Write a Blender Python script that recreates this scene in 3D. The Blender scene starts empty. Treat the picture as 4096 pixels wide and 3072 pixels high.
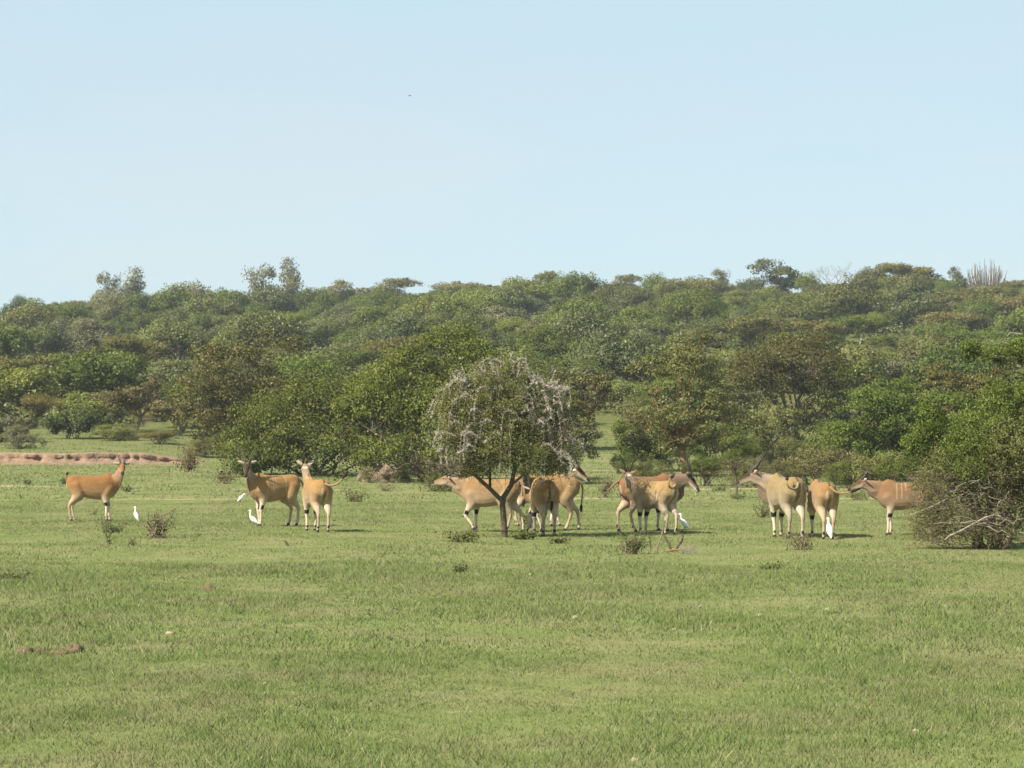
import bpy, math, random
import numpy as np
from mathutils import Vector, Matrix

R = math.radians
SC = bpy.context.scene
COL = SC.collection

# ------------------------------------------------------------------ camera
CAM_H, LENS = 2.6, 100.0
FPX = 1024 * LENS / 36.0                      # focal length in pixels of a 1024 wide frame
PITCH = math.atan((431 - 384) / FPX)
cam_d = bpy.data.cameras.new('camera'); cam = bpy.data.objects.new('camera', cam_d); COL.objects.link(cam)
cam_d.lens = LENS; cam_d.sensor_width = 36; cam_d.clip_start = 0.5; cam_d.clip_end = 5000
cam.location = (0, 0, CAM_H); cam.rotation_euler = (math.pi / 2 + PITCH, 0, 0)
SC.camera = cam

# ------------------------------------------------------------------ light
SUN_EL, SUN_AZ = 42.0, 220.0                   # azimuth of the sun in the xy plane, degrees from +x (left, behind the camera)
world = bpy.data.worlds.new('World'); SC.world = world; world.use_nodes = True
nt = world.node_tree; nt.nodes.clear()
out = nt.nodes.new('ShaderNodeOutputWorld'); bg = nt.nodes.new('ShaderNodeBackground')
sky = nt.nodes.new('ShaderNodeTexSky'); sky.sky_type = 'NISHITA'; sky.sun_disc = False
sky.sun_elevation = R(SUN_EL); sky.sun_rotation = R(90 - SUN_AZ)
sky.altitude = 1200; sky.air_density = 1.0; sky.dust_density = 1.2; sky.ozone_density = 1.0
# thin high veil of cloud over the whole sky
tc = nt.nodes.new('ShaderNodeTexCoord'); mp = nt.nodes.new('ShaderNodeMapping')
mp.inputs['Scale'].default_value = (2.2, 2.2, 9.0); mp.inputs['Rotation'].default_value = (0, R(12), 0)
nz = nt.nodes.new('ShaderNodeTexNoise'); nz.inputs['Scale'].default_value = 1.6; nz.inputs['Detail'].default_value = 3
rp = nt.nodes.new('ShaderNodeMapRange'); rp.inputs[1].default_value = .40; rp.inputs[2].default_value = .66
rp.inputs[3].default_value = 0.; rp.inputs[4].default_value = .8
veil = nt.nodes.new('ShaderNodeMix'); veil.data_type = 'RGBA'; veil.inputs[6].default_value = (4.25, 5.72, 6.35, 1); veil.inputs[7].default_value = (4.95, 5.70, 6.05, 1)
mx = nt.nodes.new('ShaderNodeMix'); mx.data_type = 'RGBA'; mx.inputs[0].default_value = .80
nt.links.new(tc.outputs['Generated'], mp.inputs[0]); nt.links.new(mp.outputs[0], nz.inputs[0])
nt.links.new(nz.outputs[0], rp.inputs[0]); nt.links.new(rp.outputs[0], veil.inputs[0])
nt.links.new(sky.outputs[0], mx.inputs[6]); nt.links.new(veil.outputs[2], mx.inputs[7]); nt.links.new(mx.outputs[2], bg.inputs[0])
bg.inputs[1].default_value = 0.066
nt.links.new(bg.outputs[0], out.inputs[0])

sun_d = bpy.data.lights.new('sun', 'SUN'); sun = bpy.data.objects.new('sun', sun_d); COL.objects.link(sun)
sun_d.energy = 4.7; sun_d.angle = R(0.6); sun_d.color = (1.0, .93, .80)
sv = Vector((math.cos(R(SUN_EL)) * math.cos(R(SUN_AZ)), math.cos(R(SUN_EL)) * math.sin(R(SUN_AZ)), math.sin(R(SUN_EL))))
sun.rotation_euler = sv.to_track_quat('Z', 'Y').to_euler(); sun.location = (-40, -40, 60)

SC.view_settings.view_transform = 'Standard'; SC.view_settings.look = 'None'
SC.view_settings.exposure = 1.1; SC.view_settings.gamma = 1.0; SC.view_settings.use_curve_mapping = False
SC.render.engine = 'CYCLES'
SC.cycles.max_bounces = 5; SC.cycles.diffuse_bounces = 3; SC.cycles.transmission_bounces = 3
SC.cycles.transparent_max_bounces = 4; SC.cycles.use_denoising = True

# ------------------------------------------------------------------ terrain function and pixel helpers
_PY = np.array([-60, 0, 88, 120, 150, 200, 260, 330, 400, 470, 530, 600, 760, 1000.])
_PZ = np.array([0, 0, 0, .42, .84, 3.0, 7.0, 12.2, 17.2, 21.8, 24.8, 26.0, 26.6, 27.])
_yy = np.linspace(-60, 1000, 2121); _zz = np.interp(_yy, _PY, _PZ)
_k = np.hanning(41); _k /= _k.sum(); _zz = np.convolve(np.pad(_zz, 20, mode='edge'), _k, mode='valid')
def H(x, y):
    x = np.asarray(x, float); y = np.asarray(y, float)
    z = np.interp(y, _yy, _zz)
    far = np.clip((y - 190) / 300, 0, 1)
    z = z * (1 + far * .0017 * np.clip(x, -150, 150)) + far * (.9 * np.sin(x * .045 + 1) + .7 * np.sin(x * .09 + y * .03))
    z = z + .025 * np.sin(x * .9 + y * .35) * np.sin(y * .5 - x * .2) + .03 * np.sin(x * .31 + 2) * np.sin(y * .23)
    st = np.clip((y - 149.7 - .5 * np.sin(x * .6)) / 1.8, 0, 1) * np.clip((-x - 17.1) / 3.0, 0, 1) * np.clip((185 - y) / 30, 0, 1)
    return z + .5 * st
def h1(x, y): return float(H(x, y))

def at(px, py, Y):
    """world point seen at full-size photograph pixel (px, py) at distance Y"""
    u = (px / 4 - 512) / FPX; v = (384 - py / 4) / FPX
    c, s = math.cos(PITCH), math.sin(PITCH)
    d = Vector((u, c - s * v, s + c * v)); d *= Y / d.y
    return Vector((d.x, d.y, d.z + CAM_H))
def ground_at(px, py):
    prev = 15.0
    for Y in np.arange(15, 700, .25):
        p = at(px, py, Y)
        if p.z <= h1(p.x, p.y): return Vector((p.x, p.y, h1(p.x, p.y)))
    raise ValueError((px, py))
def ppm(Y): return 4 * FPX / Y                 # full-size photograph pixels per metre

# ------------------------------------------------------------------ object helpers
def link(o, parent=None):
    COL.objects.link(o)
    if parent is not None: o.parent = parent
    return o
def tag(o, label=None, cat=None, group=None, kind=None):
    if label: o['label'] = label
    if cat: o['category'] = cat
    if group: o['group'] = group
    if kind: o['kind'] = kind
    return o
def empty(name, loc=(0, 0, 0), rz=0, s=1):
    o = bpy.data.objects.new(name, None); o.empty_display_size = .2
    o.location = loc; o.rotation_euler = (0, 0, rz); o.scale = (s, s, s) if not hasattr(s, '__len__') else s
    return link(o)
def mesh_from(name, V, F, smooth=False):
    """V (n,3) array; F a list of index arrays, each (m,3) or (m,4)"""
    V = np.asarray(V, np.float32).reshape(-1, 3)
    F = [np.asarray(f, np.int32) for f in (F if isinstance(F, list) else [F]) if len(f)]
    me = bpy.data.meshes.new(name)
    me.vertices.add(len(V)); me.vertices.foreach_set('co', V.ravel())
    li = np.concatenate([f.ravel() for f in F]); tot = np.concatenate([np.full(len(f), f.shape[1], np.int32) for f in F])
    me.loops.add(len(li)); me.loops.foreach_set('vertex_index', li)
    st = np.concatenate([[0], np.cumsum(tot)[:-1]]).astype(np.int32)
    me.polygons.add(len(tot)); me.polygons.foreach_set('loop_start', st); me.polygons.foreach_set('loop_total', tot)
    if smooth: me.polygons.foreach_set('use_smooth', np.ones(len(tot), bool))
    me.update(calc_edges=True); me.validate()
    return me
def obj(name, me, mat=None, parent=None):
    if mat is not None and not me.materials: me.materials.append(mat)
    return link(bpy.data.objects.new(name, me), parent)
class MB:
    """collects tubes, lofts and leaves for one mesh"""
    def __init__(s): s.V = []; s.Q = []; s.T = []; s.n = 0; s.N = []
    def add(s, V, Q=None, T=None):
        V = np.asarray(V, float).reshape(-1, 3); s.V.append(V)
        if Q is not None and len(Q): s.Q.append(np.asarray(Q, int) + s.n)
        if T is not None and len(T): s.T.append(np.asarray(T, int) + s.n)
        s.n += len(V)
    def rings(s, Rg, cap=True):
        Rg = np.asarray(Rg, float); m, k = Rg.shape[:2]
        i = np.arange(m - 1)[:, None] * k; j = np.arange(k)[None]; j2 = (j + 1) % k
        Q = np.stack([i + j, i + j2, i + k + j2, i + k + j], -1).reshape(-1, 4)
        V = Rg.reshape(-1, 3); T = []
        if cap:
            V = np.concatenate([V, Rg[0].mean(0)[None], Rg[-1].mean(0)[None]]); a, b = m * k, m * k + 1
            T = [[a, (q + 1) % k, q] for q in range(k)] + [[b, (m - 1) * k + q, (m - 1) * k + (q + 1) % k] for q in range(k)]
        s.add(V, Q, T)
    def tube(s, P, r, k=5, cap=False):
        P = np.asarray(P, float); r = np.broadcast_to(np.asarray(r, float), (len(P),))
        t = np.gradient(P, axis=0); t /= np.linalg.norm(t, axis=1)[:, None] + 1e-9
        a = np.array([1., 0, 0]) if abs(t[0][0]) < .7 else np.array([0, 1., 0]); Rg = []
        th = np.arange(k) * 2 * math.pi / k
        for p, d, q in zip(P, t, r):
            u = a - d * a.dot(d); u /= np.linalg.norm(u) + 1e-9; w = np.cross(d, u); a = u
            Rg.append(p + q * (np.cos(th)[:, None] * u + np.sin(th)[:, None] * w))
        s.rings(Rg, cap)
    def leaves(s, C, size, aspect, rng, out=None, up=.4, ob=.5):
        """a rhombic leaf at each centre"""
        n = len(C); N = rng.normal(size=(n, 3)); N /= np.linalg.norm(N, axis=1)[:, None]
        if out is not None: N = N + ob * out
        N[:, 2] += up; N /= np.linalg.norm(N, axis=1)[:, None] + 1e-9
        U = np.cross(N, rng.normal(size=(n, 3))); U /= np.linalg.norm(U, axis=1)[:, None] + 1e-9
        W = np.cross(N, U); sz = (size * rng.uniform(.6, 1.4, n))[:, None]
        a = U * sz * .5; b = W * sz * .5 * aspect
        V = np.stack([C - a, C - b * .9 + a * .1, C + a, C + b * .9 + a * .1], 1).reshape(-1, 3)
        o = np.tile([0., 0, 1.], (n, 1)) if out is None else out + np.array([0, 0, .25]); s.N.append(np.repeat(o / (np.linalg.norm(o, axis=1)[:, None] + 1e-9), 4, 0)); s.add(V, np.arange(4 * n).reshape(n, 4))
    def mesh(s, name, smooth=False):
        F = ([np.concatenate(s.Q)] if s.Q else []) + ([np.concatenate(s.T)] if s.T else [])
        me = mesh_from(name, np.concatenate(s.V), F, smooth)
        if s.N: me.attributes.new('outward', 'FLOAT_VECTOR', 'POINT').data.foreach_set('vector', np.concatenate(s.N).astype(np.float32).ravel())
        return me

# ------------------------------------------------------------------ materials
class NT:
    def __init__(s, name):
        s.m = bpy.data.materials.new(name); s.m.use_nodes = True; s.t = s.m.node_tree; s.t.nodes.clear()
        s.out = s.n('ShaderNodeOutputMaterial')
    def n(s, typ, **kw):
        x = s.t.nodes.new(typ)
        for k, v in kw.items(): setattr(x, k, v)
        return x
    def l(s, a, b): s.t.links.new(a, b)
    def noise(s, scale, detail=3, vec=None, rough=.55):
        x = s.n('ShaderNodeTexNoise'); x.inputs['Scale'].default_value = scale; x.inputs['Detail'].default_value = detail
        x.inputs['Roughness'].default_value = rough
        if vec is not None: s.l(vec, x.inputs['Vector'])
        return x.outputs[0]
    def ramp(s, fac, stops):
        x = s.n('ShaderNodeValToRGB'); e = x.color_ramp.elements
        while len(e) < len(stops): e.new(.5)
        for q, (p, c) in zip(e, stops): q.position = p; q.color = (*c, 1)
        s.l(fac, x.inputs[0]); return x.outputs[0]
    def mix(s, fac, a, b, typ='MIX'):
        x = s.n('ShaderNodeMix', data_type='RGBA', blend_type=typ)
        for sock, v in ((x.inputs[0], fac), (x.inputs[6], a), (x.inputs[7], b)):
            if hasattr(v, 'is_output'): s.l(v, sock)
            elif hasattr(v, '__len__'): sock.default_value = (*v, 1)
            else: sock.default_value = v
        return x.outputs[2]
    def math(s, op, a, b=0., c=None):
        x = s.n('ShaderNodeMath', operation=op)
        for i, v in enumerate((a, b) if c is None else (a, b, c)):
            if hasattr(v, 'is_output'): s.l(v, x.inputs[i])
            else: x.inputs[i].default_value = v
        return x.outputs[0]
    def maprange(s, v, a, b, c=0., d=1.):
        x = s.n('ShaderNodeMapRange'); x.clamp = True
        for i, q in enumerate((a, b, c, d)): x.inputs[i + 1].default_value = q
        s.l(v, x.inputs[0]); return x.outputs[0]

def leaf_mat(name, cols, transl=.3, gloss=.02, jitter=.25, patch=.0, dry=None):
    t = NT(name); g = t.n('ShaderNodeNewGeometry'); oi = t.n('ShaderNodeObjectInfo')
    st = [(i / (len(cols) - 1) if len(cols) > 1 else 0, c) for i, c in enumerate(cols)]
    col = t.ramp(g.outputs['Random Per Island'], st)
    hs = t.n('ShaderNodeHueSaturation'); t.l(col, hs.inputs['Color'])
    t.l(t.maprange(oi.outputs['Random'], 0, 1, 1 - jitter, 1 + jitter), hs.inputs['Value'])
    rr = t.math('FRACT', t.math('MULTIPLY', oi.outputs['Random'], 7.31))
    t.l(t.maprange(rr, 0, 1, .485, .51), hs.inputs['Hue'])
    col = hs.outputs[0]
    tcn = t.n('ShaderNodeTexCoord')
    nzv = t.noise(.9, 2, tcn.outputs['Object'])
    col = t.mix(t.maprange(nzv, .35, .7, 0, .45), col, dry if dry else tuple(c * .75 for c in cols[0]))
    d = t.n('ShaderNodeBsdfDiffuse'); tr = t.n('ShaderNodeBsdfTranslucent'); gl = t.n('ShaderNodeBsdfGlossy'); gl.inputs['Roughness'].default_value = .45
    at = t.n('ShaderNodeAttribute'); at.attribute_name = 'outward'; vt = t.n('ShaderNodeVectorTransform'); vt.vector_type = 'NORMAL'; vt.convert_from = 'OBJECT'; vt.convert_to = 'WORLD'; t.l(at.outputs['Vector'], vt.inputs[0])
    va = t.n('ShaderNodeVectorMath', operation='MULTIPLY_ADD'); va.inputs[1].default_value = (.75, .75, .75); t.l(g.outputs['Normal'], va.inputs[0]); t.l(vt.outputs[0], va.inputs[2])
    vn = t.n('ShaderNodeVectorMath', operation='NORMALIZE'); t.l(va.outputs[0], vn.inputs[0]); t.l(vn.outputs[0], d.inputs['Normal'])
    t.l(col, d.inputs[0]); tcol = t.mix(1., col, (1.0, 1.05, .55), 'MULTIPLY'); t.l(tcol, tr.inputs[0])
    m1 = t.n('ShaderNodeMixShader'); m1.inputs[0].default_value = transl; t.l(d.outputs[0], m1.inputs[1]); t.l(tr.outputs[0], m1.inputs[2])
    m2 = t.n('ShaderNodeMixShader'); m2.inputs[0].default_value = gloss; t.l(m1.outputs[0], m2.inputs[1]); t.l(gl.outputs[0], m2.inputs[2])
    t.l(m2.outputs[0], t.out.inputs[0]); return t.m
def bark_mat(name, a, b, scale=9, rough=.9):
    t = NT(name); tcn = t.n('ShaderNodeTexCoord'); c = t.ramp(t.noise(scale, 4, tcn.outputs['Object']), [(.3, a), (.7, b)])
    p = t.n('ShaderNodeBsdfPrincipled'); p.inputs['Roughness'].default_value = rough; p.inputs['Specular IOR Level'].default_value = .2
    t.l(c, p.inputs['Base Color']); bp = t.n('ShaderNodeBump'); bp.inputs['Strength'].default_value = .6; bp.inputs['Distance'].default_value = .03 if scale > 3 else .12
    t.l(t.noise(scale * 3, 3, tcn.outputs['Object']), bp.inputs['Height']); t.l(bp.outputs[0], p.inputs['Normal'])
    t.l(p.outputs[0], t.out.inputs[0]); return t.m

M = {}
M['acacia'] = leaf_mat('acacia_leaf', [(0.087, 0.083, 0.018), (0.140, 0.129, 0.029), (0.185, 0.166, 0.043)], .3, dry=(.12, .10, .032))
M['acacia_brown'] = leaf_mat('acacia_dry_leaf', [(.095, .082, .026), (.140, .120, .040), (.175, .15, .055)], .3, dry=(.13, .105, .045))
M['green'] = leaf_mat('green_leaf', [(.062, .084, .016), (.106, .136, .025), (.158, .188, .036)], .32, .012, dry=(.070, .082, .018))
M['bright'] = leaf_mat('bright_leaf', [(.095, .118, .018), (.150, .175, .028), (.205, .225, .044)], .35, .025, dry=(.145, .15, .028))
M['dark'] = leaf_mat('dark_leaf', [(.034, .047, .014), (.058, .076, .022), (.088, .105, .030)], .2, .02, dry=(.055, .068, .022))
M['blue'] = leaf_mat('blue_green_leaf', [(.066, .080, .028), (.102, .118, .038), (.140, .152, .052)], .25, dry=(.105, .105, .042))
M['bush_green'] = leaf_mat('bush_leaf', [(.052, .070, .014), (.112, .142, .026), (.195, .220, .042)], .35, .012, dry=(.062, .075, .016))
M['acacia_dark'] = leaf_mat('acacia_dark_leaf', [(.058, .056, .014), (.094, .088, .021), (.126, .115, .030)], .3, dry=(.085, .072, .025))
M['grey'] = leaf_mat('grey_green_leaf', [(.100, .105, .048), (.145, .145, .068), (.190, .185, .092)], .25, dry=(.15, .135, .07))
M['thicket'] = leaf_mat('thicket_leaf', [(0.086, 0.096, 0.026), (0.132, 0.144, 0.038), (0.180, 0.182, 0.055)], .3, dry=(.125, .112, .045))
M['weed'] = leaf_mat('weed_leaf', [(0.068, 0.094, 0.024), (0.105, 0.132, 0.033), (0.138, 0.165, 0.044)], .3, dry=(.09, .10, .032))
M['thorn_leaf'] = leaf_mat('thorn_tree_leaf', [(.085, .098, .026), (.145, .160, .042), (.205, .215, .066)], .32, .02, dry=(.15, .145, .055))
M['bark'] = bark_mat('grey_bark', (.10, .078, .055), (.22, .175, .13))
M['bark_red'] = bark_mat('red_bark', (.20, .115, .055), (.31, .19, .095))
M['bark_dark'] = bark_mat('dark_bark', (.055, .042, .03), (.14, .105, .07))
M['dead'] = bark_mat('dead_wood', (.22, .185, .14), (.36, .31, .245))
M['twig'] = bark_mat('brown_twig', (.13, .09, .06), (.25, .19, .13))
M['thorn'] = bark_mat('pale_thorn', (.36, .32, .26), (.52, .48, .41), 30)
M['soil'] = bark_mat('bare_soil', (.155, .102, .066), (.27, .185, .122), 2.4)
M['mound'] = bark_mat('mound_soil', (.12, .088, .062), (.23, .175, .125), 4.5)
M['stone'] = bark_mat('pale_stone', (.24, .19, .13), (.36, .30, .21), 9)
M['dung'] = bark_mat('brown_clod', (.085, .058, .036), (.17, .115, .07), 8)

def ground_material():
    t = NT('savanna_ground'); tcn = t.n('ShaderNodeTexCoord'); P = tcn.outputs['Object']
    big = t.noise(.09, 4, P); mid = t.noise(.55, 4, P); fine = t.noise(5.5, 4, P, .7); vf = t.noise(28, 3, P, .7)
    g = t.ramp(mid, [(.25, (.104, .132, .043)), (.5, (.143, .171, .060)), (.78, (.176, .197, .074))])
    g = t.mix(t.maprange(t.noise(.45, 4, P), .42, .60, 0, .7), g, (.22, .205, .10))
    g = t.mix(t.maprange(fine, .35, .75, 0, .6), g, (.125, .13, .05))
    g = t.mix(t.maprange(vf, .55, .8, 0, .5), g, (.215, .175, .10))
    # bare soil: worn paths across the plain and scattered spots
    sx = t.n('ShaderNodeSeparateXYZ'); t.l(P, sx.inputs[0]); x, y = sx.outputs[0], sx.outputs[1]
    wob = t.math('MULTIPLY', t.math('SUBTRACT', t.noise(.12, 2, P), .5), 9.)
    def path(y0, half, slope=0.):
        d = t.math('ABSOLUTE', t.math('SUBTRACT', t.math('ADD', y, wob), t.math('MULTIPLY_ADD', x, slope, y0)))
        return t.maprange(d, half, half * .3)
    gap = t.maprange(t.noise(.17, 2, P), .50, .62, 0, .75)
    soil = t.math('MULTIPLY', t.math('MAXIMUM', path(101.5, 1.3, .02), t.math('MAXIMUM', path(113, 1.6, -.05), path(137, 3.2, .02))), gap)
    spots = t.maprange(t.math('MULTIPLY_ADD', t.noise(.8, 3, P), .7, t.math('MULTIPLY', t.noise(3.2, 3, P), .3)), .61, .69, 0, .4)
    soil = t.math('MAXIMUM', soil, spots)
    g = t.mix(t.math('MULTIPLY', soil, t.maprange(fine, .25, .5, .5, 1.)), g, (.37, .29, .19))
    far = t.maprange(y, 152, 215); g = t.mix(far, g, t.ramp(mid, [(.3, (.07, .085, .025)), (.7, (.13, .125, .045))]))
    p = t.n('ShaderNodeBsdfDiffuse'); t.l(g, p.inputs[0])
    bp = t.n('ShaderNodeBump'); bp.inputs['Strength'].default_value = .6; bp.inputs['Distance'].default_value = .06
    t.l(fine, bp.inputs['Height']); t.l(bp.outputs[0], p.inputs['Normal'])
    t.l(p.outputs[0], t.out.inputs[0]); return t.m
M['ground'] = ground_material()

def grass_material():
    t = NT('grass_blade'); g = t.n('ShaderNodeNewGeometry'); P = g.outputs['Position']
    c = t.ramp(g.outputs['Random Per Island'], [(0, (.100, .142, .038)), (.45, (.149, .195, .060)), (.78, (.190, .226, .082)), (.91, (.25, .245, .12)), (1, (.38, .34, .21))])
    n1 = t.noise(.45, 4, P); n2 = t.noise(1.7, 3, P)
    c = t.mix(t.maprange(n1, .44, .64, 0, .70), c, (.205, .195, .098))
    c = t.mix(t.maprange(n2, .46, .66, 0, .7), c, (.092, .140, .034))
    d = t.n('ShaderNodeBsdfDiffuse'); tr = t.n('ShaderNodeBsdfTranslucent'); t.l(c, d.inputs[0]); t.l(c, tr.inputs[0])
    va = t.n('ShaderNodeVectorMath', operation='MULTIPLY_ADD'); va.inputs[1].default_value = (.55, .55, .55); va.inputs[2].default_value = (0, 0, .8); t.l(g.outputs['Normal'], va.inputs[0])
    vn = t.n('ShaderNodeVectorMath', operation='NORMALIZE'); t.l(va.outputs[0], vn.inputs[0]); t.l(vn.outputs[0], d.inputs['Normal'])
    m = t.n('ShaderNodeMixShader'); m.inputs[0].default_value = .25; t.l(d.outputs[0], m.inputs[1]); t.l(tr.outputs[0], m.inputs[2])
    t.l(m.outputs[0], t.out.inputs[0]); return t.m
M['grass'] = grass_material()

# ------------------------------------------------------------------ ground
def build_ground():
    ys = np.concatenate([np.arange(-40, 18, 4), np.arange(18, 145, 1.2), np.arange(145, 156, .3), np.arange(156, 260, 2), np.arange(260, 640, 5), np.arange(640, 1001, 30)])
    xs = np.concatenate([np.arange(-420, -60, 12), np.arange(-60, 60.01, 1.0), np.arange(66, 421, 12)])
    X, Y = np.meshgrid(xs, ys); Z = H(X, Y)
    n, m = X.shape; i = np.arange(n - 1)[:, None] * m + np.arange(m - 1)[None]
    me = mesh_from('ground', np.stack([X, Y, Z], -1).reshape(-1, 3), np.stack([i, i + 1, i + m + 1, i + m], -1).reshape(-1, 4), True)
    tag(obj('ground', me, M['ground']), kind='structure')
build_ground()

def vnoise(x, y, seed=0):
    """smooth value noise, vectorised"""
    xi = np.floor(x).astype(int); yi = np.floor(y).astype(int); fx = x - xi; fy = y - yi
    fx = fx * fx * (3 - 2 * fx); fy = fy * fy * (3 - 2 * fy)
    def h(a, b):
        q = np.sin(a * 127.1 + b * 311.7 + seed * 74.7) * 43758.5453
        return q - np.floor(q)
    return (h(xi, yi) * (1 - fx) + h(xi + 1, yi) * fx) * (1 - fy) + (h(xi, yi + 1) * (1 - fx) + h(xi + 1, yi + 1) * fx) * fy

def build_grass():
    rng = np.random.default_rng(4)
    def layer(name, y0, y1, dens, hgt, wid, segs, label):
        half = lambda y: .18 * y * 1.22 + 1.0
        area = (y1 - y0) * (half(y0) + half(y1)); n = int(area * dens)
        y = rng.uniform(y0, y1, n * 2); x = rng.uniform(-1, 1, n * 2) * half(y1)
        k = np.abs(x) < half(y); x, y = x[k][:n], y[k][:n]
        lush = .6 * vnoise(x * .5, y * .35, 1) + .4 * vnoise(x * 1.8, y * 1.2, 2)
        clump = vnoise(x * 5, y * 4, 3)
        keep = rng.uniform(0, 1, len(x)) < np.clip(.6 + .7 * lush * (.5 + clump), 0, 1)
        x, y, lush, clump = x[keep], y[keep], lush[keep], clump[keep]; n = len(x)
        hh = hgt * (.55 + 1.2 * lush ** 1.6) * rng.uniform(.55, 1.35, n) * (.7 + .5 * clump)
        tall = rng.uniform(0, 1, n) < .012; hh[tall] *= 2.3
        ww = wid * rng.uniform(.6, 1.4, n); a = rng.uniform(0, 2 * math.pi, n)
        lean = rng.uniform(.2, 1.3, n) * hh; la = rng.uniform(0, 2 * math.pi, n)
        z = H(x, y) - .01; B = np.stack([x, y, z], -1); U = np.stack([np.cos(a), np.sin(a), 0 * a], -1) * ww[:, None] * .5
        L = np.stack([np.cos(la), np.sin(la), 0 * a], -1) * lean[:, None]; Zv = np.stack([0 * hh, 0 * hh, hh], -1)
        if segs == 1:
            V = np.stack([B - U, B + U, B + L + Zv], 1).reshape(-1, 3); F = [np.arange(3 * n).reshape(n, 3)]
        else:
            mid = B + L * .35 + Zv * .6
            V = np.stack([B - U, B + U, mid + U * .75, mid - U * .75, B + L + Zv], 1).reshape(-1, 3); b = np.arange(n)[:, None] * 5
            F = [b + np.array([[0, 1, 2, 3]]), b + np.array([[3, 2, 4]])]
        tag(obj(name, mesh_from(name, V, F), M['grass']), label, 'grass', kind='stuff')
    layer('meadow_grass', 19, 33, 1750, .050, .0095, 1, 'short green and dry grass of the near meadow')
    layer('meadow_grass', 33, 56, 600, .058, .014, 1, 'short green grass of the middle meadow')
    layer('meadow_grass', 56, 100, 190, .048, .019, 1, 'grass around the feet of the antelope herd')
    layer('meadow_grass', 100, 190, 34, .07, .04, 1, 'far grass at the foot of the wooded slope')
build_grass()

def build_bank():
    xs = np.arange(-40, -15.9, .12); prof = [(-2.6, -.06), (-1.2, .05), (-.5, .11), (-.05, .20), (.06, .42), (-.06, .60), (.25, .68), (1.0, .66), (2.4, .58), (4.2, .46)]
    rows = []
    for x in xs:
        y0 = 149.9 + .5 * math.sin(x * .6) + .35 * (vnoise(np.array([x * 1.7]), np.array([.3]), 5)[0] - .5) + .2 * (vnoise(np.array([x * 5.]), np.array([1.3]), 6)[0] - .5)
        f = min(1, max(0, (-x - 16.) / 3.5)) * (.84 + .12 * vnoise(np.array([x * .9]), np.array([7.]), 8)[0])
        base = float(np.interp(148, _yy, _zz))
        r = []
        for k, (dy, dz) in enumerate(prof):
            n = vnoise(np.array([x * 3.1 + k]), np.array([k * 2.3]), 9)[0] - .5
            n += .5 * (vnoise(np.array([x * 8.3 + k * 3.1]), np.array([k * 1.9]), 19)[0] - .5)
            y = y0 + dy + n * (.34 if 2 < k < 6 else .12); z = base + dz * f + n * (.10 if k < 4 else .04) * f + .0133 * max(0, dy)
            if k == 0 or k == len(prof) - 1: z = h1(x, y) - .04
            else: z = max(z, h1(x, y) + (.015 if k < 8 else -.01))
            r.append((x, y, z))
        rows.append(r)
    A = np.array(rows); n, m = A.shape[:2]; i = np.arange(n - 1)[:, None] * m + np.arange(m - 1)[None]
    tag(obj('earth_bank', mesh_from('earth_bank', A.reshape(-1, 3), np.stack([i, i + m, i + m + 1, i + 1], -1).reshape(-1, 4), False), M['soil']), kind='structure')
build_bank()

def lump(name, p, rx, ry, rz, seed, mat, label, cat, group=None, n=14, rough=.3):
    rng = np.random.default_rng(seed); th = np.arange(n) * 2 * math.pi / n; rg = []
    off = rng.uniform(0, 50, 2)
    for k, ph in enumerate(np.linspace(-.35, math.pi / 2 * .97, max(5, n // 2))):
        q = 1 + rough * 2 * (vnoise(np.cos(th) * 1.6 + off[0], np.sin(th) * 1.6 + off[1] + ph * 2, seed) - .5) + rough * .8 * (vnoise(np.cos(th) * 5 + off[0], np.sin(th) * 5 + ph * 6, seed + 1) - .5)
        rg.append(np.stack([rx * math.cos(ph) * np.cos(th) * q, ry * math.cos(ph) * np.sin(th) * q, rz * math.sin(ph) * q * (1 + .35 * rough * (vnoise(np.cos(th) * 9 + ph * 7, np.sin(th) * 9 + 3, seed + 2) - .5))], -1))
    b = MB(); b.rings(rg); o = obj(name, b.mesh(name, True), mat); o.location = p
    return tag(o, label, cat, group)

# ------------------------------------------------------------------ trees
def limb(rng, a, b, n=5, sag=0., wig=.06):
    a = np.asarray(a, float); b = np.asarray(b, float); L = np.linalg.norm(b - a); t = np.linspace(0, 1, n)[:, None]
    P = a + (b - a) * t + rng.normal(size=(n, 3)) * wig * L * np.sin(t * math.pi); P[:, 2] += sag * L * np.sin(t[:, 0] * math.pi)
    return P

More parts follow.
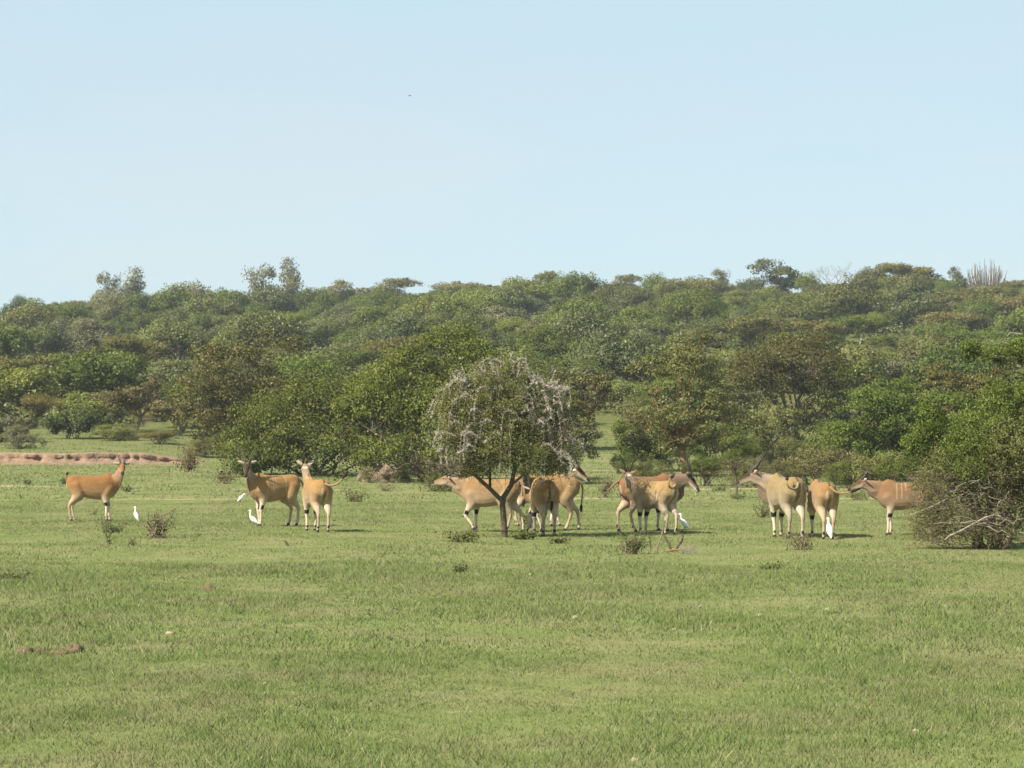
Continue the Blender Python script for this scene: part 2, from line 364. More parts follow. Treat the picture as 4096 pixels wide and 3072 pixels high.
def tree_meshes(kind, w, h, seed, leaf, nclump, per, fork=None, low=.34, spread=1., twigs=True, lobes=None, aspect=.6, fill=.75, trunk_r=None, name='tree'):
    """trunk and crown meshes of one tree, base at the origin. lobes: (x,y,z,rx,ry,rz) in fractions of w, w, h"""
    rng = np.random.default_rng(seed); L = []; per = int(per * 1.55); nclump = int(nclump / 1.55)
    if lobes is None:
        if kind == 'acacia':
            for k in range(7):
                a = k * 2.399 + rng.uniform(-.3, .3); r = .30 * math.sqrt((k + .4) / 7) / .9
                L.append((r * math.cos(a), r * math.sin(a), rng.uniform(.50, .84) - .3 * r, rng.uniform(.20, .28), rng.uniform(.20, .28), rng.uniform(.12, .19)))
        elif kind == 'vase':
            for k in range(14):
                a = k * 2.399 + rng.uniform(-.3, .3); r = .36 * math.sqrt((k + .3) / 14)
                L.append((r * math.cos(a), r * math.sin(a), rng.uniform(low, .84) - .42 * r, rng.uniform(.17, .25), rng.uniform(.17, .25), rng.uniform(.13, .21)))
        elif kind == 'airy':
            for k in range(9):
                a = k * 2.399; z = .35 + .55 * k / 8 + rng.uniform(-.05, .05); r = rng.uniform(.05, .26) * (1.15 - z * .7)
                L.append((r * math.cos(a), r * math.sin(a), z, rng.uniform(.14, .2) * (1.3 - .5 * z), rng.uniform(.14, .2), rng.uniform(.09, .14)))
        else:
            zb = .25 if kind == 'bush' else .42
            for k in range(9):
                a = k * 2.399 + rng.uniform(-.4, .4); r = .27 * math.sqrt((k + .2) / 9) / .9
                L.append((r * math.cos(a), r * math.sin(a), rng.uniform(zb, .72) - .5 * r, rng.uniform(.17, .26), rng.uniform(.17, .26), rng.uniform(.18, .27)))
    else: L = lobes
    L = np.array(L) * np.array([w, w, h, w, w, h]); A = L[:, 3] * L[:, 5]; pick = rng.choice(len(L), nclump, p=A / A.sum())
    d = rng.normal(size=(nclump, 3)); d[:, 2] = np.where(rng.uniform(size=nclump) < .72, np.abs(d[:, 2]), d[:, 2]); d /= np.linalg.norm(d, axis=1)[:, None]
    rad = rng.uniform(.62, 1.02, nclump)[:, None]
    C = L[pick, :3] + d * L[pick, 3:] * rad; C[:, 2] = np.maximum(C[:, 2], .05 * h)
    flat = .42 if kind in ('acacia', 'vase') else .8
    cr = w * rng.uniform(.045, .085, nclump) * (1.2 if kind in ('acacia', 'vase') else 1.12) * spread
    pts = rng.normal(size=(nclump, per, 3)); pts /= np.linalg.norm(pts, axis=2)[..., None]; pts *= rng.uniform(.25, 1, (nclump, per, 1)) ** .6
    pts *= np.array([1, 1, flat]) * cr[:, None, None]
    P = (C[:, None] + pts).reshape(-1, 3); O = (pts / cr[:, None, None] * .9 + d[:, None] * .65 + np.array([0, 0, .15])).reshape(-1, 3); O /= np.linalg.norm(O, axis=1)[:, None] + 1e-9
    k = rng.uniform(size=len(P)) < fill + .2 * rng.uniform(-1, 1, nclump).repeat(per); P, O = P[k], O[k]; k = P[:, 2] > .02; P, O = P[k], O[k]
    b = MB(); b.leaves(P, leaf, aspect, rng, O, .45, .7); crown = b.mesh(name + '_crown')
    # trunk, main limbs to the lobes, twigs to the clumps
    t = MB(); tr = trunk_r or .012 * w + .010 * h; fz = {'acacia': .25, 'vase': .16, 'airy': .34, 'bush': .05, 'round': .22}[kind] * h
    if fork is not None: fz = fork * h
    if kind != 'bush':
        lean = rng.normal(size=2) * .03 * h; top = np.array([lean[0], lean[1], fz]); t.tube(limb(rng, (0, 0, -.15), top, 5, 0, .03), np.linspace(tr * 1.25, tr, 5), 7)
    else: top = np.array([0, 0, -.05])
    tips = []
    for q in L:
        s0 = top + (rng.normal(size=3) * np.array([.05, .05, 0]) * w if kind == 'bush' else 0)
        e = q[:3] + np.array([0, 0, -.25 * q[5]]); P2 = limb(rng, s0, e, 7, .06, .05); r0 = tr * rng.uniform(.32, .55)
        t.tube(P2, np.linspace(r0, r0 * .3, 7), 5); tips.append(P2)
    tips = np.array(tips)
    if twigs:
        for j in rng.permutation(nclump)[:min(nclump, 90)]:
            P2 = tips[pick[j]]; s0 = P2[rng.integers(3, 7)]
            t.tube(limb(rng, s0, C[j], 4, .04, .06), np.linspace(tr * .17, tr * .05, 4), 3)
    return t.mesh(name + '_trunk', True), crown

def tree_obj(name, meshes, mats, loc, rz=0, s=1, label=None, cat='tree', group=None):
    e = empty(name, loc, rz, s); tag(e, label, cat, group)
    for nm, me, mt in zip(('trunk' if cat == 'tree' else 'stem', 'crown' if cat == 'tree' else 'foliage'), meshes, mats):
        o = bpy.data.objects.new(nm, me); link(o, e)
        if not me.materials: me.materials.append(mt)
        else:
            if me.materials[0] != mt: o.material_slots[0].link = 'OBJECT'; o.material_slots[0].material = mt
    return e

def spot(px, Y):
    p = at(px, 1800, Y); return Vector((p.x, Y, h1(p.x, Y)))
def sized(px, top, width, Y):
    """base point, crown width and height in metres of a tree whose crown is WIDTH pixels wide with its top at pixel row TOP"""
    b = spot(px, Y); return b, width / ppm(Y), at(px, top, Y).z - b.z

# nearer trees and bushes, each with its own shape ------------------------------
def own_tree(name, label, kind, px, top, width, Y, leaf, nclump, per, mat, bark='bark', cat='tree', seed=0, rz=0, **kw):
    b, w, h = sized(px, top, width, Y)
    tree_obj(name, tree_meshes(kind, w, h, seed + int(px), leaf, nclump, per, name=name, **kw), (M[bark], M[mat]), b, rz, 1, label, cat)

own_tree('acacia_tree', 'big dark olive acacia with many leaning stems left of the large green bush', 'vase', 985, 1285, 680, 162, 0.143, 379, 105, 'acacia_dark', 'bark_dark', seed=1, fork=.05, trunk_r=.13, low=.18)
own_tree('leafy_bush', 'large rounded green bush left of the thorn tree, behind the antelope with raised tail', 'bush', 1280, 1440, 860, 130, 0.120, 620, 97, 'bush_green', 'bark', 'bush', seed=2, lobes=[(-.38, 0, .22, .13, .13, .22), (-.25, -.1, .40, .15, .15, .28), (-.08, -.15, .32, .17, .15, .28), (0, .05, .66, .18, .17, .26), (.15, -.1, .50, .16, .15, .30), (.30, 0, .70, .17, .16, .28), (.42, -.05, .38, .14, .14, .30), (.10, .2, .5, .2, .2, .3), (-.15, .15, .5, .2, .2, .3), (-.3, -.2, .13, .16, .14, .14), (0, -.25, .15, .2, .14, .16), (.3, -.22, .15, .2, .14, .16)])
own_tree('leafy_bush', 'tall yellow-green bush rising directly behind the left half of the thorn tree', 'bush', 1720, 1290, 760, 122, 0.120, 620, 97, 'bush_green', 'bark', 'bush', seed=3, lobes=[(-.30, -.1, .38, .2, .18, .26), (-.10, 0, .64, .2, .18, .22), (.08, .05, .84, .17, .17, .15), (.25, 0, .70, .18, .17, .2), (.38, -.1, .42, .15, .15, .28), (.05, -.2, .36, .2, .18, .28), (-.2, .15, .5, .2, .2, .2), (-.38, 0, .2, .14, .14, .2), (-.15, -.3, .14, .22, .14, .16), (.2, -.3, .14, .22, .14, .16)])
own_tree('leafy_bush', 'grey-olive bush behind the right edge of the thorn tree crown', 'bush', 2260, 1560, 300, 118, 0.096, 200, 78, 'thicket', 'bark', 'bush', seed=4)
own_tree('acacia_tree', 'upright olive tree behind the right shoulder of the thorn tree', 'vase', 2290, 1430, 380, 165, 0.134, 218, 96, 'acacia', 'bark', seed=5)
own_tree('acacia_tree', 'olive acacia with bare red-brown lower trunk behind the horned bull', 'vase', 2740, 1290, 520, 128, 0.110, 379, 96, 'thicket', 'bark_red', seed=6, fill=.66, trunk_r=.12, fork=.2, low=.30)
own_tree('acacia_tree', 'wide olive acacia with forked dark trunk right of the red-trunked acacia', 'vase', 3180, 1225, 640, 168, 0.134, 436, 105, 'acacia_dark', 'bark', seed=7, low=.22)
own_tree('acacia_tree', 'tall dark green acacia with yellow-brown forked branches behind the right bush', 'vase', 3560, 1370, 600, 122, 0.110, 494, 105, 'green', 'bark', seed=8, fill=.7, low=.2)
own_tree('leafy_bush', 'green bush at the left foot of the red-trunked acacia', 'bush', 2560, 1640, 330, 136, 0.104, 170, 78, 'green', 'bark', 'bush', seed=9)
own_tree('leafy_bush', 'dense green bush just right of the red trunk', 'bush', 2900, 1640, 300, 140, 0.104, 170, 78, 'green', 'bark', 'bush', seed=10)
own_tree('leafy_bush', 'pale green bush below the wide olive acacia', 'bush', 3080, 1560, 360, 155, 0.112, 190, 78, 'thicket', 'bark', 'bush', seed=11)
own_tree('leafy_bush', 'brownish scrub bush behind the bull with the turned head', 'bush', 3260, 1770, 420, 118, 0.080, 200, 71, 'acacia_brown', 'bark', 'bush', seed=12, fill=.55)
own_tree('leafy_bush', 'green scrub bush behind the antelope half hidden on the right', 'bush', 3500, 1780, 330, 112, 0.080, 180, 71, 'thicket', 'bark', 'bush', seed=13, fill=.6)
own_tree('leafy_bush', 'dark green bush above the earth bank on the left', 'bush', 300, 1615, 330, 176, 0.136, 200, 78, 'dark', 'bark', 'bush', seed=14)
own_tree('leafy_bush', 'grey-olive bush cut by the left edge, behind the earth bank', 'bush', 20, 1640, 260, 170, 0.136, 170, 78, 'grey', 'bark', 'bush', seed=15)
own_tree('acacia_tree', 'brownish flat-topped acacia with a bare trunk behind the dark green bush', 'acacia', 540, 1490, 420, 188, 0.152, 150, 78, 'acacia_brown', 'bark', seed=16)
own_tree('acacia_tree', 'brown-olive acacia standing between the dark bush and the big leaning acacia', 'acacia', 720, 1560, 300, 182, 0.144, 110, 78, 'acacia_brown', 'bark', seed=17)
own_tree('acacia_tree', 'olive acacia at the left edge above the grey-olive bush', 'vase', 110, 1400, 420, 215, 0.185, 218, 105, 'acacia', 'bark', seed=18)
own_tree('acacia_tree', 'dull olive acacia above and left of the dark green bush', 'acacia', 300, 1440, 380, 232, 0.176, 150, 78, 'acacia_brown', 'bark', seed=19)
own_tree('acacia_tree', 'brown-olive spreading acacia behind the tall yellow-green bush', 'acacia', 1600, 1310, 460, 255, 0.192, 170, 78, 'acacia', 'bark', seed=20)
own_tree('leafy_bush', 'bright light green bush on the slope right above the thorn tree', 'bush', 2480, 1330, 330, 240, 0.192, 170, 78, 'bright', 'bark', 'bush', seed=21)
own_tree('leafy_bush', 'bright green bush on the slope directly above the thorn tree top', 'bush', 2210, 1280, 240, 285, 0.216, 130, 78, 'bright', 'bark', 'bush', seed=22)
own_tree('acacia_tree', 'olive acacia rising behind the right bush near the right edge', 'vase', 3900, 1380, 420, 150, 0.134, 264, 105, 'acacia', 'bark', seed=23)
own_tree('leafy_bush', 'low dark green bush at the foot of the large rounded bush, by its left end', 'bush', 1010, 1790, 220, 128, 0.096, 90, 71, 'green', 'bark', 'bush', seed=24)

MID = [(80, 1690, 230, 158, 'grey', 'grey-green bush just above the left end of the earth bank'), (470, 1680, 270, 171, 'thicket', 'dull green bush right of the dark green bush'), (640, 1715, 230, 166, 'acacia_brown', 'low brownish bush above the middle of the earth bank'), (820, 1735, 200, 157, 'thicket', 'low dull bush above the right end of the earth bank'), (2520, 1800, 180, 119, 'green', 'low green scrub right of the grassy gap'), (2600, 1815, 230, 115, 'thicket', 'low dull scrub behind the horned bull rump'), (2830, 1800, 260, 117, 'green', 'low green scrub behind the sapling on its left'), (3010, 1810, 240, 114, 'thicket', 'low dull scrub behind the sapling on its right'), (3120, 1830, 220, 111, 'acacia_brown', 'low brown scrub behind the ringed horns'), (3400, 1820, 260, 113, 'green', 'low green scrub left of the right antelope horns'), (3620, 1800, 300, 106, 'green', 'green scrub over the back of the right antelope'), (2560, 1560, 240, 172, 'thicket', 'dull green bush deep behind the left foot of the red-trunked acacia'), (2640, 1600, 300, 160, 'acacia', 'olive bush in the shade behind the red trunk'), (2790, 1580, 280, 172, 'thicket', 'dull bush right behind the crown of the red-trunked acacia'), (2700, 1740, 260, 138, 'green', 'low green bush right at the red trunk foot'), (2990, 1720, 260, 134, 'green', 'leafy low bush between the red trunk and the sapling'), (3150, 1740, 280, 130, 'thicket', 'low dull bush below the pale snag'), (3340, 1640, 320, 148, 'green', 'green bush filling the space under the wide olive acacia on its right'), (3450, 1700, 260, 134, 'thicket', 'dull green bush left of the tall dark green acacia trunk'), (3640, 1720, 280, 128, 'dark', 'dark bush at the foot of the tall dark green acacia'), (3800, 1640, 320, 140, 'green', 'green bush behind the upper left of the right bush'), (3960, 1560, 360, 148, 'thicket', 'dull green bush behind the crown of the right bush'), (1500, 1640, 380, 138, 'green', 'green bush filling the notch between the two large green bushes'), (1140, 1650, 340, 142, 'green', 'green bush behind the left end of the large rounded bush'), (860, 1700, 200, 165, 'acacia_brown', 'brownish bush under the left side of the big leaning acacia'), (1080, 1690, 220, 160, 'acacia', 'olive bush under the right side of the big leaning acacia'), (180, 1560, 300, 205, 'acacia', 'olive bush behind the left of the dark green bush'), (430, 1600, 300, 200, 'thicket', 'dull green bush behind the right of the dark green bush'), (640, 1610, 260, 205, 'acacia', 'olive bush behind the bare acacia trunk on the left')]
_BUSH = [tree_meshes('bush', 8., 5., 500 + k, .15, 210, 85, name='leafy_bush') for k in range(4)]
for i, (px, top, w, Y, mt, lab) in enumerate(MID):
    b, w, h = sized(px, top, w, Y); tree_obj('leafy_bush', _BUSH[i % 4], (M['bark'], M[mt]), b, i * 1.7, (w / 8, w / 8, h / 4.6), lab, 'bush')

# ------------------------------------------------------------------ the hillside wood
def column_plant(seed, w, h):
    rng = np.random.default_rng(seed); b = MB(); t = MB(); t.tube(limb(rng, (0, 0, -.2), (0, 0, h * .3), 4), np.linspace(.2, .15, 4), 6)
    for k in range(130):
        a = rng.uniform(0, 6.28); r = w * .5 * math.sqrt(rng.uniform(0, 1)); e = np.array([r * math.cos(a), r * math.sin(a), 0])
        z1 = h * rng.uniform(.5, 1.0) * (1 - .25 * (r / (w * .5)) ** 2); m = e * .8 + np.array([0, 0, h * rng.uniform(.28, .4)])
        b.tube(np.array([[0, 0, h * .2], m * .6, m, e + [0, 0, z1 * .8], e * rng.uniform(.95, 1.12) + [rng.normal() * .12, 0, z1]]), [.05, .055, .06, .05, .025], 4)
    return t.mesh('candelabra_trunk', True), b.mesh('candelabra_crown', True)
def bare_tree(seed, w, h, depth=5, r0=.11):
    rng = np.random.default_rng(seed); b = MB()
    def grow(p, d, L, r, k):
        e = p + d * L; P = limb(rng, p, e, 4, .03, .07); b.tube(P, np.linspace(r, r * .66, 4), 5 if k > 2 else 3)
        if k == 0: return
        for _ in range(rng.integers(2, 4)):
            n = d + rng.normal(size=3) * np.array([.55, .55, .35]); n[2] += .12; n /= np.linalg.norm(n); grow(e, n, L * rng.uniform(.62, .86), r * .6, k - 1)
    for q in range(2):
        d = np.array([(.35 if q else -.3) * w / h, rng.normal() * .1, 1.]); grow(np.array([0, 0, -.1]), d / np.linalg.norm(d), h * .27, r0, depth)
    return b.mesh('bare_branches', True)

_PROTO = {}
def proto(kind, v):
    if (kind, v) not in _PROTO:
        sh, leaf, nc, per = {'acacia': ('acacia', .20, 125, 74), 'round': ('round', .21, 165, 74), 'bush': ('bush', .21, 165, 74), 'airy': ('airy', .21, 90, 64)}[kind]
        _PROTO[(kind, v)] = tree_meshes(sh, 7., 5., 900 + v * 17 + len(kind), leaf, nc, per, name='hill_' + kind, twigs=False, trunk_r=.13, spread=1.45)
    return _PROTO[(kind, v)]
HILL = []                                      # kind, material, x, y, width, height, label or None
def hill(kind, mat, px, top, width, Y, label=None):
    b, w, h = sized(px, top, width, Y); HILL.append([kind, mat, b.x, Y, w, max(h, 1.5), label])
# trees that stand out, mostly along the skyline
hill('round', 'dark', 75, 1165, 170, 480, 'dark green pointed tree on the skyline near the left edge')
hill('airy', 'grey', 435, 1098, 210, 490, 'slender grey-green skyline tree, the left of a pair with two pointed tops')
hill('airy', 'grey', 530, 1095, 220, 492, 'slender grey-green skyline tree, the right of a pair with two pointed tops')
hill('round', 'grey', 480, 1150, 230, 470, 'olive rounded tree below the pair of pointed skyline trees')
hill('round', 'grey', 770, 1095, 260, 455, 'broad domed grey-olive tree on the left part of the skyline')
hill('airy', 'grey', 1035, 1072, 270, 470, 'tall airy grey-green tree with uneven top on the skyline')
hill('airy', 'grey', 1165, 1058, 220, 475, 'tallest airy skyline tree, thin crown with sky showing through')
hill('round', 'blue', 1090, 1140, 260, 450, 'dark blue-green rounded tree under the two airy skyline trees')
hill('acacia', 'acacia', 1370, 1130, 200, 500, 'low flat acacia on the skyline right of the airy trees')
hill('acacia', 'acacia', 1560, 1112, 260, 505, 'wide flat-topped acacia on the skyline left of the middle')
hill('acacia', 'acacia', 1850, 1105, 280, 510, 'wide flat-topped acacia on the skyline with sky showing under its crown')
hill('round', 'bright', 2085, 1092, 300, 440, 'big bright yellow-green round tree on the skyline near the middle')
hill('acacia', 'acacia', 2190, 1080, 110, 500, 'small layered acacia poking up behind the bright round skyline tree')
hill('acacia', 'acacia', 2330, 1120, 200, 510, 'low flat acacia on the skyline just right of the bright round tree')
hill('acacia', 'acacia', 2500, 1098, 180, 505, 'flat acacia on the skyline between the bright and the dark round tree')
hill('round', 'green', 2630, 1078, 170, 490, 'green round-headed tree on the skyline left of the dark domed tree')
hill('round', 'acacia', 2780, 1088, 240, 430, 'dark olive domed tree with deep shade on its right, upper slope')
hill('airy', 'acacia', 2890, 1080, 160, 500, 'small open acacia on the skyline right of the dark domed tree')
hill('acacia', 'blue', 3115, 1045, 270, 480, 'layered blue-green acacia on the skyline left of the dead tree')
hill('round', 'dark', 3010, 1090, 150, 485, 'dark green low tree on the skyline left of the layered acacia')
hill('round', 'green', 3240, 1075, 150, 475, 'green rounded tree at the foot of the dead skyline tree')
hill('round', 'thicket', 3470, 1050, 240, 470, 'broad olive-green tree on the skyline right of the dead tree')
hill('acacia', 'acacia', 3640, 1050, 330, 478, 'highest flat-topped acacia on the right part of the skyline')
hill('acacia', 'blue', 3835, 1072, 90, 495, 'small umbrella-shaped acacia left of the grey candelabra plant')
hill('round', 'green', 3780, 1120, 200, 470, 'green tree below the small umbrella acacia on the right skyline')
hill('acacia', 'acacia', 4070, 1100, 200, 490, 'olive acacia on the skyline at the right edge')
hill('round', 'dark', 330, 1280, 120, 380, 'narrow dark green tree on the left slope')
hill('round', 'dark', 890, 1215, 190, 410, 'blue-black shaded bush below the broad domed skyline tree')
hill('round', 'dark', 3880, 1240, 230, 330, 'dark shaded bush on the right slope above the right bush')
hill('bush', 'bright', 640, 1290, 260, 330, 'light green bush above the grey candelabra clump on the left slope')
# the rest of the wood
rng_h = random.Random(11); placed = [(q[2], q[3], q[4]) for q in HILL]
def fits(x, y, w):
    return all(((x - a) ** 2 + ((y - b) * .55) ** 2) > (.30 * (w + c)) ** 2 for a, b, c in placed)
SKY_X = [-400, 0, 200, 380, 600, 700, 880, 950, 1230, 1400, 1700, 1900, 2200, 2330, 2600, 2700, 2900, 3000, 3400, 3500, 3700, 3800, 4000, 4500]
SKY_V = [312, 308, 303, 290, 285, 278, 278, 275, 281, 287, 285, 279, 281, 288, 278, 278, 284, 282, 280, 269, 267, 282, 283, 283]    # canopy height of the ridge along the view
cnt = 0; tries = 0
while cnt < 390 and tries < 30000:
    tries += 1; y = 195 + (540 - 195) * rng_h.random() ** .9; x = rng_h.uniform(-1, 1) * (.18 * y * 1.15 + 4); w = rng_h.uniform(5.5, 10.5) * (.8 + .2 * y / 400); px = (x / y * FPX + 512) * 4
    if 2270 < px < 2530 and y < 200: continue
    if not fits(x, y, w): continue
    r = vnoise(np.array([x * .03]), np.array([y * .02]), 21)[0] * .7 + rng_h.random() * .5
    if r < .34: kind, mat = 'acacia', rng_h.choice(['acacia', 'acacia', 'thicket', 'acacia_brown'])
    elif r < .64: kind, mat = 'bush', rng_h.choice(['thicket', 'green', 'green', 'blue'])
    elif r < .85: kind, mat = 'round', rng_h.choice(['green', 'thicket', 'blue', 'bright', 'green'])
    else: kind, mat = 'bush', rng_h.choice(['bright', 'green', 'grey', 'green', 'thicket'])
    hgt = w * {'acacia': rng_h.uniform(.46, .58), 'round': rng_h.uniform(.55, .7), 'bush': rng_h.uniform(.42, .58)}[kind]
    if y > 435:
        row = 4 * float(np.interp(px, SKY_X, SKY_V)) + rng_h.uniform(0, 30); hgt = min(7.5, max(2.8, at(px, row, y).z - h1(x, y))); w = max(w, hgt * 1.35)
    placed.append((x, y, w)); cnt += 1; HILL.append([kind, mat, x, y, w, hgt, None])
TONE = {'acacia': 'olive', 'acacia_brown': 'brownish', 'green': 'green', 'bright': 'bright green', 'dark': 'dark green', 'blue': 'blue-green', 'grey': 'grey-green', 'thicket': 'dull green'}
FORM = {'acacia': 'flat-topped acacia', 'round': 'round-headed tree', 'bush': 'spreading bush', 'airy': 'open tree'}
ORD = lambda n: f"{n}{'th' if 10 < n % 100 < 14 else {1: 'st', 2: 'nd', 3: 'rd'}.get(n % 10, 'th')}"
def band(y): return 'at the foot of the hill' if y < 260 else 'on the lower slope' if y < 330 else 'on the middle slope' if y < 410 else 'on the upper slope' if y < 475 else 'along the ridge'
classes = {}
for i, q in enumerate(HILL):
    if q[6] is None: classes.setdefault((q[1], q[0], band(q[3])), []).append(i)
for (mt, kd, bd), ids in classes.items():
    ids.sort(key=lambda i: HILL[i][2] / HILL[i][3])
    for n, i in enumerate(ids):
        HILL[i][6] = f'{TONE[mt]} {FORM[kd]} {bd}, ' + ('the only such one there' if len(ids) == 1 else f'{ORD(n + 1)} such from the left')
NAME = {'acacia': 'acacia_tree', 'round': 'round_tree', 'bush': 'hill_bush', 'airy': 'open_tree'}
for i, (kind, mat, x, y, w, h, lab) in enumerate(HILL):
    ms = proto(kind, i % 5 if kind != 'airy' else i % 4)
    tree_obj(NAME[kind], ms, (M['bark'], M[mat]), (x, y, h1(x, y) - .1), (i * 2.39) % 6.28, (w / 7.2, w / 7.2, h / (4.55 if kind != 'airy' else 5.0)), lab, 'bush' if kind == 'bush' else 'tree', 'trees and bushes of the hillside wood')
def euph(px, top, width, Y, seed, label):
    b, w, h = sized(px, top, width, Y); tree_obj('candelabra_plant', column_plant(seed, w, h), (M['bark'], M['candel']), b, 0, 1, label)
M['candel'] = bark_mat('candelabra_stem', (.13, .105, .08), (.22, .185, .14), 3)
euph(3945, 1028, 170, 468, 3, 'grey candelabra plant of upright bare columns on the right skyline')
euph(600, 1345, 200, 318, 4, 'grey clump of candelabra columns on the left slope')
euph(740, 1350, 130, 322, 5, 'smaller grey candelabra clump right of the other one on the left slope')
def bare(name, label, px, top, width, Y, seed, mat='dead', depth=5, r0=.1):
    b, w, h = sized(px, top, width, Y); e = empty(name, b); tag(e, label, 'dead tree'); obj('branches', bare_tree(seed, w, h, depth, r0), M[mat], e)
bare('dead_tree', 'pale leafless dead tree standing against the sky on the right skyline', 3325, 1000, 150, 465, 5, r0=.15)
bare('dead_tree', 'pale bare tree on the left slope above the dark green bush', 370, 1420, 170, 250, 8)
bare('dead_tree', 'pale broken snag between the wide olive acacia and the red-trunked one', 3078, 1545, 90, 182, 9, depth=3)

def build_thicket():
    rng = np.random.default_rng(8); b = MB(); n = 1900
    y = rng.uniform(188, 545, n); x = rng.uniform(-1, 1, n) * (.18 * y * 1.12 + 3); px = (x / y * FPX + 512) * 4
    k = ~((px > 2320) & (px < 2480) & (y < 205)); x, y = x[k], y[k]
    for xx, yy in zip(x, y):
        r = rng.uniform(1.0, 2.9); m = 50; d = rng.normal(size=(m, 3)); d[:, 2] = np.abs(d[:, 2]); d /= np.linalg.norm(d, axis=1)[:, None]
        P = d * rng.uniform(.55, 1, (m, 1)) * np.array([r, r, r * rng.uniform(.5, .9)]) + np.array([xx, yy, h1(xx, yy)])
        b.leaves(P, .34, .7, rng, d, .4, .7)
    tag(obj('hillside_thicket', b.mesh('hillside_thicket'), M['thicket']), 'dull green undergrowth covering the slope between the trees', 'undergrowth', kind='stuff')
build_thicket()

